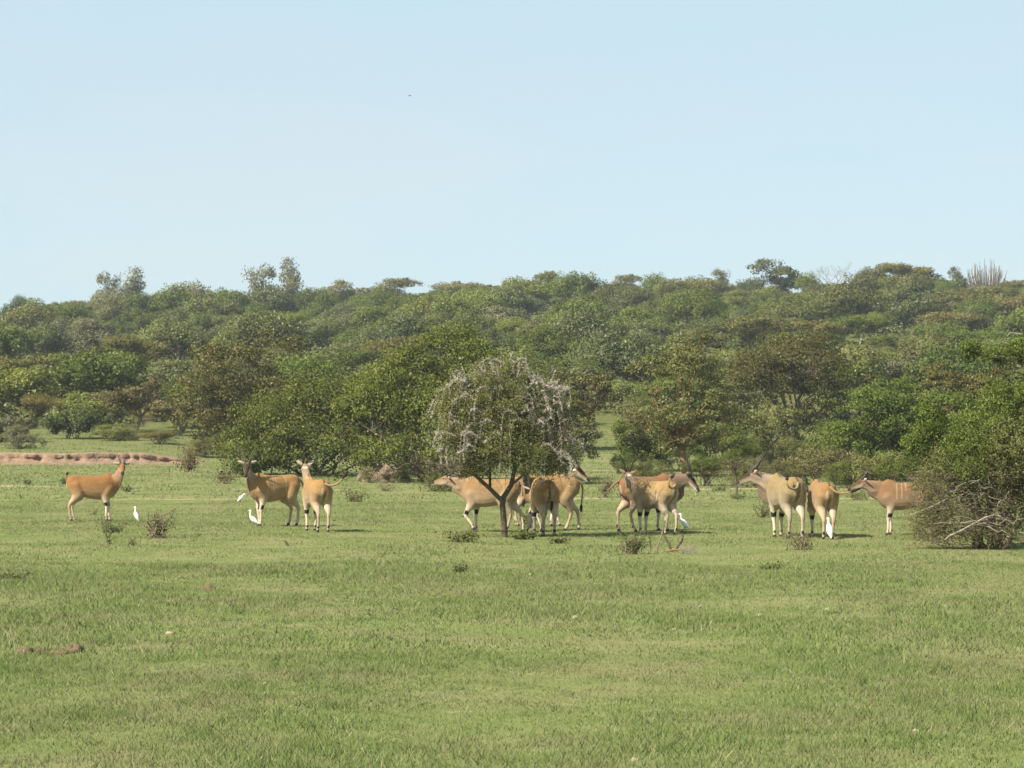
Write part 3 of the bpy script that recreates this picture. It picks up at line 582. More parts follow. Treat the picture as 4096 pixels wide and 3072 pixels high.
# ------------------------------------------------------------------ thorn tree in the middle
def thorn_tree():
    Y0 = 69.6; base = ground_at(2018, 2150); Y0 = base.y; rng = np.random.default_rng(77)
    def W(px, py, dy=0.): return np.array(at(px, py, Y0 + dy)) - np.array(base)
    e = empty('thorn_tree', base); tag(e, 'thorny tree with drooping white-spined branches standing among the antelopes', 'tree')
    t = MB()
    t.tube([[0, 0, -.1], W(2016, 2090), W(2010, 2020), W(2014, 1985)], [.09, .075, .07, .07], 8)
    mains = [[W(2010, 2005), W(1960, 1955, -.1), W(1905, 1905, -.3), W(1850, 1800, -.5), W(1820, 1680, -.6), W(1850, 1560, -.4)],
             [W(2014, 1990), W(2045, 1940, .1), W(2060, 1870, .1), W(2052, 1760, .2), W(2070, 1640, .2), W(2060, 1520, .1)],
             [W(2060, 1880, .1), W(2120, 1800, .5), W(2180, 1700, .8), W(2200, 1580, .8)],
             [W(1905, 1905, -.3), W(1840, 1872, -.7), W(1740, 1858, -1.0), W(1670, 1852, -1.1)],
             [W(1960, 1955, -.1), W(1960, 1850, .5), W(1945, 1720, .9), W(1960, 1580, 1.0)],
             [W(2060, 1870, .1), W(2010, 1760, -.6), W(1990, 1640, -.9), W(2000, 1540, -.8)],
             [W(2045, 1940, .1), W(2130, 1870, -.5), W(2220, 1800, -.7), W(2260, 1720, -.6)]]
    for k, P in enumerate(mains):
        P = np.array(P); r = {0: .06, 1: .068}.get(k, .036); t.tube(P, np.linspace(r, r * .35, len(P)), 6)
    for k in range(90):                                            # inner branching
        P = mains[rng.integers(len(mains))]; s = P[rng.integers(2, len(P))]; d = rng.normal(size=3) * .5 + np.array([0, 0, .25]); t.tube(limb(rng, s, s + d, 5, .05, .08), np.linspace(.014, .005, 5), 4)
    for k in range(26):                                            # bare twigs at the lower left
        s = W(rng.uniform(1720, 1880), rng.uniform(1845, 1885), -.8); d = np.array([rng.uniform(-.9, .1), rng.uniform(-.4, .4), rng.uniform(-.35, .35)]); t.tube(limb(rng, s, s + d, 5, -.03, .08), np.linspace(.009, .003, 5), 3)
    for k in range(110):                                           # fine hanging twigs below the crown
        s = W(rng.uniform(1800, 2260), rng.uniform(1790, 1890), rng.uniform(-1.1, .3)); d = np.array([rng.uniform(-.45, .45), rng.uniform(-.3, .3), -rng.uniform(.1, .6)]); t.tube(limb(rng, s, s + d, 5, .1, .10), np.linspace(.008, .0035, 5), 3)
    obj('trunk', t.mesh('thorn_tree_trunk', True), M['bark_dark'], e)
    # leaf clumps
    b = MB(); lobes = [(1900, 1560, -.4, 150, 110), (2050, 1510, .1, 170, 100), (2160, 1580, .5, 150, 110), (1850, 1690, -.5, 120, 110), (2010, 1650, -.6, 160, 130), (2200, 1720, .4, 120, 130), (1940, 1800, -.5, 140, 100), (2140, 1810, -.4, 140, 100), (2080, 1700, .4, 150, 120), (2040, 1780, -.7, 120, 110), (2240, 1830, -.2, 90, 80), (1860, 1820, -.5, 90, 85), (1790, 1760, -.4, 60, 70), (2110, 1880, -.8, 50, 50), (2200, 1870, -.4, 60, 40), (1800, 1620, -.2, 90, 90), (2260, 1650, .3, 70, 110)]
    for px, py, dy, rx, rz in lobes:
        c = W(px, py, dy); m = int(rx * rz / 150); rr = np.array([rx * .9, rx * .85, rz]) / ppm(Y0); d = rng.normal(size=(m, 3)); d /= np.linalg.norm(d, axis=1)[:, None]; cc = c + d * rr * rng.uniform(.35, 1.08, (m, 1))
        P = (cc[:, None] + rng.normal(size=(m, 46, 3)) * np.array([.075, .075, .06])).reshape(-1, 3); b.leaves(P, .05, .5, rng, np.repeat(d, 46, 0), .4, .5)
    obj('crown', b.mesh('thorn_tree_crown'), M['thorn_leaf'], e)
    # drooping spined branches
    def spined(P, r=.007, n=105):
        s = MB(); th = MB()
        P = np.asarray(P); tt = np.linspace(0, 1, 14); Q = np.stack([np.interp(tt, np.linspace(0, 1, len(P)), P[:, i]) for i in range(3)], 1)
        s.tube(Q, np.linspace(r, r * .4, 14), 4)
        u = rng.uniform(0.03, 1, n); C = np.stack([np.interp(u, tt, Q[:, i]) for i in range(3)], 1)
        d = rng.normal(size=(n, 3)); d /= np.linalg.norm(d, axis=1)[:, None]; L = rng.uniform(.05, .12, n)[:, None]; p1 = np.cross(d, rng.normal(size=(n, 3))); p1 /= np.linalg.norm(p1, axis=1)[:, None]; p2 = np.cross(d, p1); w = .0058
        V = np.stack([C + p1 * w, C - p1 * w * .5 + p2 * w * .87, C - p1 * w * .5 - p2 * w * .87, C + d * L], 1).reshape(-1, 3); q = np.arange(n)[:, None] * 4
        th.add(V, None, np.concatenate([q + [0, 1, 3], q + [1, 2, 3], q + [2, 0, 3]]))
        o = obj('spiny_branch', s.mesh('spiny_branch', True), M['twig'], e); o2 = obj('spine', th.mesh('spine'), M['thorn'], o); o2['kind'] = 'stuff'
    def droop(px, py, dy, dirx, out, drop):
        c = W(px, py, dy); ox = dirx * out / ppm(Y0); z = drop / ppm(Y0); j = rng.normal(size=3) * .06
        spined([c, c + [ox * .45, rng.uniform(-.1, .1), .10], c + [ox * .85, 0, 0] + j, c + [ox, 0, -z * .45] + j, c + [ox * 1.02, rng.uniform(-.1, .1), -z]])
    # the long hanging ones in front, then the rest over the whole dome
    droop(2070, 1660, -1.1, -1, 70, 250); droop(2100, 1690, -1.1, -1, 60, 210); droop(2060, 1690, -1.0, -1, 40, 240)
    droop(2170, 1650, -.8, 1, 70, 200); droop(2210, 1620, -.5, 1, 60, 170); droop(2150, 1700, -.9, 1, 30, 220); droop(2200, 1560, -.3, 1, 90, 140)
    droop(1850, 1700, -.9, -1, 60, 170); droop(1880, 1740, -1.0, -1, 40, 150); droop(1820, 1680, -.6, -1, 50, 190); droop(1900, 1600, -.9, -1, 100, 170); droop(1870, 1530, -.6, -1, 110, 150); droop(1930, 1650, -1.0, -1, 60, 160); droop(1960, 1560, -1.0, -1, 60, 140)
    for k in range(125):
        a = rng.uniform(-1, 1); px = 2025 + 225 * a; top = 1435 + 150 * a * a; py = rng.uniform(top + 10, top + 330); dy = rng.uniform(-1.1, .9); droop(px, py, dy, 1 if a > 0 else -1, rng.uniform(15, 90), rng.uniform(10, 120))
    for k in range(46):                                            # upright spiny shoots on top
        a = rng.uniform(-1, 1); c = W(2020 + 230 * a, 1470 + 110 * a * a + rng.uniform(-10, 40), rng.uniform(-.8, .8)); d = np.array([.2 * a + rng.normal() * .12, rng.normal() * .1, rng.uniform(.12, .38)]); spined([c, c + d * .5, c + d], .006, 40)
thorn_tree()

# ------------------------------------------------------------------ big bush at the right edge
def right_bush():
    base = ground_at(3960, 2195); Y0 = base.y; rng = np.random.default_rng(31); k = ppm(Y0)
    def W(px, py, dy=0.): return np.array(at(px, py, Y0 + dy)) - np.array(base)
    e = empty('thorn_bush', base); tag(e, 'big tangled bush with bare grey branches low down, at the right edge', 'bush')
    t = MB(); b = MB(); up = MB()
    def dead(P, r, kk):
        q = MB(); q.tube(P, r, kk, True); obj('dead_branch', q.mesh('dead_branch', True), M['dead'], e)
    lobes = [(3990, 1720, 0, 190, 140), (4080, 1600, .3, 170, 120), (3900, 1800, -.3, 150, 90), (3780, 1850, .0, 100, 70), (3860, 1890, -.6, 130, 70), (4100, 1800, -.6, 200, 150), (4200, 1950, -.3, 200, 180), (4010, 1900, -.5, 130, 60), (4250, 1650, .2, 200, 200), (3725, 1680, .3, 60, 120), (3680, 1770, .3, 75, 90), (3990, 1420, .2, 85, 30), (3880, 1400, .2, 40, 40), (4100, 1400, .1, 70, 60)]
    for n, (px, py, dy, rx, rz) in enumerate(lobes):
        c = W(px, py, dy); m = int(rx * rz / 75) + 12; rr = np.array([rx, rx * .95, rz]) / k; d = rng.normal(size=(m, 3)); d /= np.linalg.norm(d, axis=1)[:, None]; cc = c + d * rr * rng.uniform(.4, 1.08, (m, 1))
        P = (cc[:, None] + rng.normal(size=(m, 34, 3)) * .066).reshape(-1, 3); (up if n in (0, 1, 2, 3, 4, 9, 10, 11, 12, 13, 8) else b).leaves(P, .052, .6, rng, np.repeat(d, 34, 0), .4, .6)
        s0 = W(4210, 1560, .2) if n >= 11 else np.array([rng.uniform(-.4, .5), rng.uniform(-.3, .3), -.05]); t.tube(limb(rng, s0, c, 8, .08, .05), np.linspace(.05 if n < 11 else .022, .012, 8), 6)
    for n in range(900):                                           # dense fine twigs of the lower left
        a = rng.uniform(-1, 1); s = W(rng.uniform(3730, 4130), rng.uniform(1850, 2195), rng.uniform(-1.1, .4)); ang = rng.uniform(-.35, 1.5); L = rng.uniform(.35, 1.0)
        d = np.array([-math.cos(ang) * (1 if rng.uniform() < .75 else -.6), rng.uniform(-.9, .5), math.sin(ang) * .75]) * L; e2 = s + d; e2[2] = max(e2[2], .06)
        t.tube(limb(rng, s, e2, 5, .06, .07), np.linspace(.007, .0025, 5), 3)
    for n in range(260):
        s = W(rng.uniform(3650, 3800), rng.uniform(1900, 2190), rng.uniform(-1.0, -.2)); d = rng.normal(size=3) * np.array([.28, .2, .22]); e2 = s + d; e2[2] = max(e2[2], .05); t.tube(limb(rng, s, e2, 5, .06, .07), np.linspace(.0065, .0025, 5), 3)
    for n in range(70):
        c = W(rng.uniform(3650, 3800), rng.uniform(1890, 2160), rng.uniform(-1., -.1)); b.leaves(c + rng.normal(size=(45, 3)) * .09, .042, .6, rng, None, .4)
    for n in range(30):
        s = W(rng.uniform(3800, 4096), rng.uniform(1900, 2170), -.9); d = np.array([rng.uniform(-1.0, .7), rng.uniform(-.5, .1), rng.uniform(-.35, .45)]) * rng.uniform(.6, 1.3); e2 = s + d; e2[2] = max(e2[2], .08)
        dead(limb(rng, s, e2, 6, .05, .06), np.linspace(.016, .005, 6), 4)
    dead([W(3780, 2160, -1.1), W(3795, 2145, -1.1), W(3850, 2120, -1.1), W(3940, 2070, -1.1), W(4010, 2050, -1.0)], [.016, .022, .024, .02, .012], 6)
    dead([W(3640, 2060, -1.), W(3720, 2030, -1.), W(3790, 1995, -1.)], [.006, .014, .018], 5)
    dead([W(3870, 1915, -.9), W(3930, 1950, -.9), W(3990, 1975, -.9)], [.012, .016, .012], 5)
    for n in range(30):                                            # leafless twigs at the top right
        s = W(rng.uniform(3990, 4150), rng.uniform(1330, 1560), .2); d = np.array([rng.uniform(-.7, .3), rng.uniform(-.3, .3), rng.uniform(-.1, .5)]) * .7; dead(limb(rng, s, s + d, 5, .08, .1), np.linspace(.008, .003, 5), 3)
    dead([W(4170, 1500, .2), W(4060, 1430, .2), W(3990, 1425, .2), W(3930, 1415, .2)], [.03, .02, .014, .006], 5)
    dead([W(4220, 1420, .2), W(4110, 1340, .2), W(4040, 1330, .2), W(4010, 1370, .2)], [.02, .014, .01, .005], 5)
    t.tube([W(4200, 1900, .2), W(4200, 1650, .2), W(4190, 1480, .2), W(4230, 1400, .2)], [.06, .05, .035, .02], 6)
    for n in range(210):
        c = W(rng.uniform(3660, 4096), rng.uniform(1860, 2170), rng.uniform(-1.15, .2)); P = c + rng.normal(size=(60, 3)) * .10; b.leaves(P, .042, .6, rng, None, .4)
    obj('stem', t.mesh('thorn_bush_stem', True), M['twig'], e)
    obj('foliage', b.mesh('thorn_bush_foliage'), M['thicket'], e); q = obj('sunlit_foliage', up.mesh('thorn_bush_top'), M['bush_green'], e); q.name = 'sun_tinted_foliage'  # mostly upper lobes: brighter leaf colour stands in for sunlit leaves
right_bush()

# ------------------------------------------------------------------ small shrubs, twigs, stones
def shrub(name, label, px, py, w, h, mat='weed', bark='twig', nleaf=300, ntwig=14, leaf=.05, seed=0, cat='shrub', low=True, stem=.012):
    base = ground_at(px, py); k = ppm(base.y); w /= k; h /= k; rng = np.random.default_rng(seed + int(px + py)); e = empty(name, base); tag(e, label, cat)
    t = MB(); tips = []
    for n in range(ntwig):
        a = rng.uniform(0, 6.28); r = w * .5 * rng.uniform(.15, 1); e2 = np.array([r * math.cos(a), r * math.sin(a) * .7, h * rng.uniform(.45, 1)]); s0 = np.array([rng.normal() * .12 * w * low, rng.normal() * .1 * w * low, -.04])
        P = limb(rng, s0, e2, 6, 0, .10); t.tube(P, np.linspace(stem, stem * .3, 6), 4)
        for _ in range(2):
            s1 = P[rng.integers(2, 5)]; e3 = s1 + rng.normal(size=3) * np.array([.16, .12, .16]) * h + np.array([0, 0, .12 * h]); t.tube(limb(rng, s1, e3, 4, 0, .1), np.linspace(stem * .5, stem * .2, 4), 3); tips.append(e3)
        tips.append(e2)
    obj('twig', t.mesh(name + '_twig', True), M[bark], e)
    if nleaf:
        tips = np.array(tips); c = tips[rng.integers(0, len(tips), nleaf)] * np.array([1, 1, 1]); c = c * rng.uniform(.35, 1, (nleaf, 1)) + rng.normal(size=(nleaf, 3)) * np.array([.09 * w, .09 * w, .08 * h]); c[:, 2] = np.maximum(c[:, 2], .01)
        b = MB(); b.leaves(c, leaf, .6, rng, None, .5); obj('foliage', b.mesh(name + '_foliage'), M[mat], e)
    return e
shrub('dry_shrub', 'bare brown twiggy shrub right of the leftmost egret', 630, 2152, 200, 118, 'weed', 'twig', 620, 15, .045, cat='shrub', stem=.024)
shrub('low_shrub', 'low green shrub in front of the leftmost antelope', 455, 2132, 150, 50, 'weed', 'twig', 420, 10, .05)
shrub('dry_shrub', 'thin dark upright twig in front of the leftmost antelope', 427, 2165, 34, 115, 'weed', 'bark_dark', 60, 3, .04, stem=.013, low=False)
shrub('dry_shrub', 'stubby brown twig plant below the dry shrub on the left', 532, 2184, 60, 44, 'weed', 'twig', 70, 5, .04)
shrub('low_shrub', 'leafy sprig just right of the thin dark twig on the left', 436, 2178, 36, 45, 'weed', 'twig', 110, 4, .045)
shrub('low_shrub', 'dry tuft between the legs of the leftmost antelope', 372, 2060, 40, 32, 'acacia_brown', 'twig', 80, 5, .045)
shrub('broadleaf_weed', 'broad-leaved weeds left of the thorn tree trunk', 1850, 2170, 200, 48, 'weed', 'twig', 420, 16, .085)
shrub('broadleaf_weed', 'broad-leaved weeds right of the thorn tree trunk', 2090, 2158, 160, 44, 'weed', 'twig', 330, 14, .085)
shrub('broadleaf_weed', 'sparse weeds further right of the thorn tree trunk', 2240, 2175, 120, 32, 'weed', 'twig', 160, 9, .08)
shrub('low_shrub', 'dark shrub behind the thorn tree trunk between the antelope legs', 2120, 2112, 130, 95, 'green', 'twig', 420, 12, .05)
shrub('low_shrub', 'green thorny shrub in front of the horned bull', 2535, 2218, 170, 100, 'weed', 'twig', 620, 16, .045)
shrub('low_shrub', 'spiny shrub at the hooves of the bull with the turned head', 3190, 2200, 170, 90, 'thicket', 'twig', 420, 16, .045)
shrub('low_shrub', 'small dark shrub left of the legs of the bull with the turned head', 3060, 2072, 120, 75, 'thicket', 'bark_dark', 260, 12, .05)
shrub('low_shrub', 'bushy shrub on the plain below the earth bank', 750, 1888, 120, 118, 'acacia', 'twig', 700, 14, .10, low=False, stem=.03)
shrub('low_shrub', 'grey-green shrub left of the horned bull rump', 2425, 1990, 95, 120, 'grey', 'twig', 520, 12, .06, low=False)
shrub('low_shrub', 'dark low shrub beside the earth mound', 1425, 2008, 150, 60, 'thicket', 'twig', 520, 14, .06)
shrub('low_shrub', 'green clump below the mound left end, behind the raised tail', 1760, 1965, 320, 90, 'green', 'twig', 1500, 20, .08)
shrub('low_shrub', 'green undergrowth right of the earth mound', 1660, 1900, 260, 110, 'green', 'twig', 1300, 18, .09)
shrub('low_shrub', 'low weeds on the plain at the far left', 105, 1940, 70, 28, 'weed', 'twig', 150, 6, .07)
shrub('low_shrub', 'low weeds left of the leftmost antelope rump', 262, 1938, 70, 36, 'weed', 'twig', 190, 6, .07)
shrub('low_shrub', 'weeds under the chin of the leftmost antelope', 510, 1968, 80, 40, 'weed', 'twig', 260, 6, .06)
shrub('low_shrub', 'grey dry brush left of the second antelope head', 900, 1935, 150, 70, 'acacia_brown', 'twig', 420, 14, .08)
shrub('low_shrub', 'low weeds behind the sapling on the right', 2870, 1965, 130, 36, 'weed', 'twig', 260, 8, .07)
shrub('low_shrub', 'low weeds at the sapling foot', 2945, 1998, 110, 30, 'weed', 'twig', 260, 8, .06)
shrub('low_shrub', 'green weeds left of the right antelope chin', 3440, 2000, 180, 45, 'weed', 'twig', 420, 10, .06)
shrub('grass_clump', 'dark tall grass clump near the left edge of the meadow', 60, 2322, 170, 40, 'weed', 'twig', 240, 10, .06, cat='grass clump')
shrub('low_weed', 'small flat dark weed in the meadow below the thorn tree', 1840, 2292, 120, 34, 'weed', 'twig', 200, 10, .05)
shrub('grass_clump', 'low dark clump in the open meadow left of the right bush', 3080, 2278, 150, 30, 'weed', 'twig', 240, 9, .06, cat='grass clump')

def sapling():
    base = ground_at(2943, 1992); Y0 = base.y; rng = np.random.default_rng(5); e = empty('sapling', base); tag(e, 'thin sapling with sparse spreading twigs right of the horned bull', 'tree')
    W = lambda px, py, dy=0.: np.array(at(px, py, Y0 + dy)) - np.array(base)
    t = MB(); t.tube([W(2948, 1994) - [0, 0, .05], W(2946, 1940), W(2940, 1890), W(2945, 1850)], [.045, .04, .034, .02], 6); tips = []
    for n in range(34):
        s = W(2943, rng.uniform(1850, 1910)); q = W(2943 + rng.uniform(-95, 95), rng.uniform(1815, 1895), rng.uniform(-.7, .7)); t.tube(limb(rng, s, q, 5, .1, .06), np.linspace(.016, .005, 5), 4); tips.append(q)
    b = MB(); c = np.array(tips)[rng.integers(0, 34, 520)] + rng.normal(size=(520, 3)) * .13; b.leaves(c, .06, .6, rng, None, .4)
    obj('trunk', t.mesh('sapling_trunk', True), M['bark_dark'], e); obj('crown', b.mesh('sapling_crown'), M['acacia'], e)
sapling()

def stick(name, label, pts, radii, mat, extra=0, seed=1):
    base = ground_at(*pts[0][:2]); Y0 = base.y; rng = np.random.default_rng(seed); b = MB()
    P = [np.array(at(px, py, Y0)) - np.array(base) for px, py in pts]; P[0][2] -= .04; b.tube(P, radii, 6)
    for _ in range(extra):
        s = P[rng.integers(1, len(P))]; d = rng.normal(size=3) * np.array([.12, .12, .10]); b.tube(limb(rng, s, s + d, 4, 0, .1), [.007, .005, .004, .002], 3)
    o = obj(name, b.mesh(name, True), M[mat]); o.location = base; tag(o, label, 'stick'); return o
stick('stick', 'short dark stick leaning out of the grass below the antelope with raised tail', [(1158, 2186), (1146, 2172), (1138, 2161)], [.03, .028, .018], 'bark_dark')
stick('stick', 'dark forked stick in front of the horned bull, left of the pair', [(2690, 2208), (2676, 2180), (2662, 2150), (2655, 2138)], [.03, .026, .02, .01], 'bark_dark', 3, 2)
stick('stick', 'dark bent stick in front of the horned bull, right of the pair', [(2695, 2206), (2712, 2182), (2726, 2166), (2731, 2140)], [.03, .03, .028, .022], 'bark_dark', 2, 3)
stick('stick', 'thin crooked twig standing before the front hooves of the antelope with curled tail', [(2622, 2204), (2640, 2160), (2650, 2130), (2654, 2112)], [.02, .018, .014, .006], 'twig', 5, 4)
stick('stick', 'thin dark twig beside the green thorny shrub', [(2604, 2200), (2600, 2160), (2594, 2135)], [.016, .014, .008], 'bark_dark', 3, 5)
stick('stick', 'short twig standing in the meadow left of the second antelope', [(862, 2145), (864, 2128), (868, 2118)], [.012, .01, .005], 'twig', 2, 6)
def fallen():
    base = ground_at(2690, 2215); rng = np.random.default_rng(12); b = MB(); e = empty('fallen_branch', base); tag(e, 'pale fallen branch with grey fine twigs lying in the grass before the bull', 'branch')
    Y0 = base.y; W = lambda px, py, dy=0.: np.array(at(px, py, Y0 + dy)) - np.array(base)
    b.tube([W(2630, 2220), W(2655, 2206), W(2690, 2200), W(2725, 2198), W(2760, 2188)], [.008, .014, .017, .012, .006], 5); b.tube([W(2690, 2200), W(2705, 2212), W(2716, 2220)], [.014, .011, .005], 5)
    t = MB()
    for n in range(70):
        s = W(rng.uniform(2725, 2775), rng.uniform(2195, 2218), rng.uniform(-.3, .3)); t.tube(limb(rng, s, s + rng.normal(size=3) * [.12, .1, .07] + [0, 0, .05], 4, 0, .1), [.005, .004, .003, .002], 3)
    obj('branch', b.mesh('fallen_branch', True), M['bark_red'], e); obj('twig', t.mesh('fallen_twig', True), M['dead'], e)
fallen()

p = spot(1528, 121.5); lump('earth_mound', p, 1.0, .8, .66, 5, M['mound'], 'brown-grey bare earth mound tucked against the large green bush', 'mound', n=72, rough=.30)
shrub('low_shrub', 'leafy weeds growing over the left foot of the earth mound', 1478, 1932, 120, 70, 'bush_green', 'twig', 520, 12, .07)
shrub('low_shrub', 'leafy weeds growing over the right foot of the earth mound', 1600, 1932, 130, 80, 'bush_green', 'twig', 700, 14, .07)
shrub('dry_shrub', 'grey dry brush in front of the earth mound', 1545, 1965, 110, 45, 'grey', 'twig', 240, 14, .05)
CL = [(98, 2618, .10, .07, 'dark brown dung clod at the left end of the row near the left edge'), (165, 2618, .09, .055, 'reddish-brown dung clod, second in the row near the left edge'), (235, 2618, .12, .04, 'flat pale brown dung clod, third in the row near the left edge'), (292, 2614, .12, .075, 'large dark brown dung clod at the right end of the row near the left edge'), (843, 2366, .13, .09, 'lone brown dung heap in the left meadow')]
for i, (px, py, r, z, lab) in enumerate(CL):
    p = ground_at(px, py); lump('dung_clod', p, r, r * .8, z, 30 + i, M['dung'], lab, 'dung', 'dung clods in the meadow', 12, .45)
STN = [(1146, 2284, 'pale stone in the meadow below the forked stick on the left'), (2122, 2302, 'pale stone in the meadow right below the thorn tree'), (2300, 2475, 'pale stone in the mid meadow, left of two close together'), (2328, 2457, 'pale stone in the mid meadow, right of two close together'), (2800, 2432, 'pale flat stone in the meadow right of the middle'), (2780, 2486, 'brownish stone below the pale flat stone right of the middle'), (3036, 2467, 'small pale round stone in the right meadow'), (3308, 2442, 'wide pale stone in the right meadow'), (2700, 2522, 'pale stone half sunk in grass, lowest right of the middle'), (678, 2540, 'flat grey stone in the left meadow'), (3180, 2222, 'tiny pale stone in front of the spiny shrub'), (3480, 2805, 'brownish stone in the lower right meadow'), (3665, 2938, 'tan stone low in the right corner of the meadow'), (2540, 3055, 'pale stone at the bottom edge right of the middle'), (1060, 2740, 'tiny white stone in the lower left meadow'), (280, 2228, 'pale stone in the grass below the low shrub on the left'), (1610, 2345, 'tan stone in the middle of the meadow')]
for i, (px, py, lab) in enumerate(STN):
    p = ground_at(px, py); r = [.034, .042, .05, .03][i % 4] * (1.5 if 'wide' in lab or 'flat' in lab else 1) * (.55 if 'tiny' in lab else 1); lump('stone', p, r, r * .7, r * (.5 if 'flat' in lab or 'wide' in lab else .75), 60 + i, M['dung'] if 'brownish' in lab else M['stone'], lab, 'stone', 'stones in the meadow', 10, .4)

# ------------------------------------------------------------------ antelopes
def hide_material():
    t = NT('antelope_hide'); a = t.n('ShaderNodeAttribute'); a.attribute_name = 'Col'; tcn = t.n('ShaderNodeTexCoord'); P = tcn.outputs['Object']
    c = t.mix(t.maprange(t.noise(4, 5, P), .3, .7, .0, .8), a.outputs['Color'], (.72, .66, .60), 'MULTIPLY')
    c = t.mix(t.maprange(t.noise(1.7, 2, P), .42, .7, .0, .8), c, (1.18, 1.22, 1.3), 'MULTIPLY')
    c = t.mix(t.maprange(t.noise(38, 3, P), .35, .7, .0, .8), c, (.74, .72, .70), 'MULTIPLY')
    c = t.mix(1., c, (1.06, 1.06, 1.06), 'MULTIPLY')
    p = t.n('ShaderNodeBsdfPrincipled'); p.inputs['Roughness'].default_value = .9; p.inputs['Specular IOR Level'].default_value = .08; p.inputs['Sheen Weight'].default_value = .1; p.inputs['Sheen Roughness'].default_value = .5
    t.l(c, p.inputs['Base Color']); bp = t.n('ShaderNodeBump'); bp.inputs['Strength'].default_value = .25; bp.inputs['Distance'].default_value = .012
    t.l(t.noise(22, 3, P), bp.inputs['Height']); t.l(bp.outputs[0], p.inputs['Normal']); t.l(p.outputs[0], t.out.inputs[0]); return t.m
M['hide'] = hide_material()
M['horn'] = bark_mat('dark_horn', (.030, .024, .020), (.075, .062, .05), 14, .45)
M['tuft'] = bark_mat('black_hair', (.012, .010, .009), (.035, .026, .02), 20, .8)
M['bird'] = bark_mat('grey_feather', (.16, .16, .165), (.24, .24, .25), 9)
M['eye'] = bark_mat('dark_eye', (.008, .006, .005), (.012, .01, .008), 5, .2)

TORSO = [(-.83, 1.17, .05, .08), (-.79, 1.16, .14, .18), (-.68, 1.145, .215, .265), (-.52, 1.12, .245, .30), (-.34, 1.08, .255, .325), (-.12, 1.045, .275, .355), (.10, 1.025, .28, .37), (.30, 1.035, .265, .38), (.46, 1.065, .235, .395), (.60, 1.075, .185, .335), (.70, 1.06, .13, .22), (.76, 1.05, .07, .11)]
FL = [(.47, .125, 1.02, .135), (.36, .155, .80, .105), (.43, .13, .455, .056), (.42, .125, .14, .042), (.455, .125, .0, .050)]
FLM = {2: .5}
HL = [(-.55, .115, 1.12, .185), (-.43, .155, .82, .155), (-.70, .135, .50, .055), (-.655, .13, .15, .044), (-.60, .13, .0, .050)]

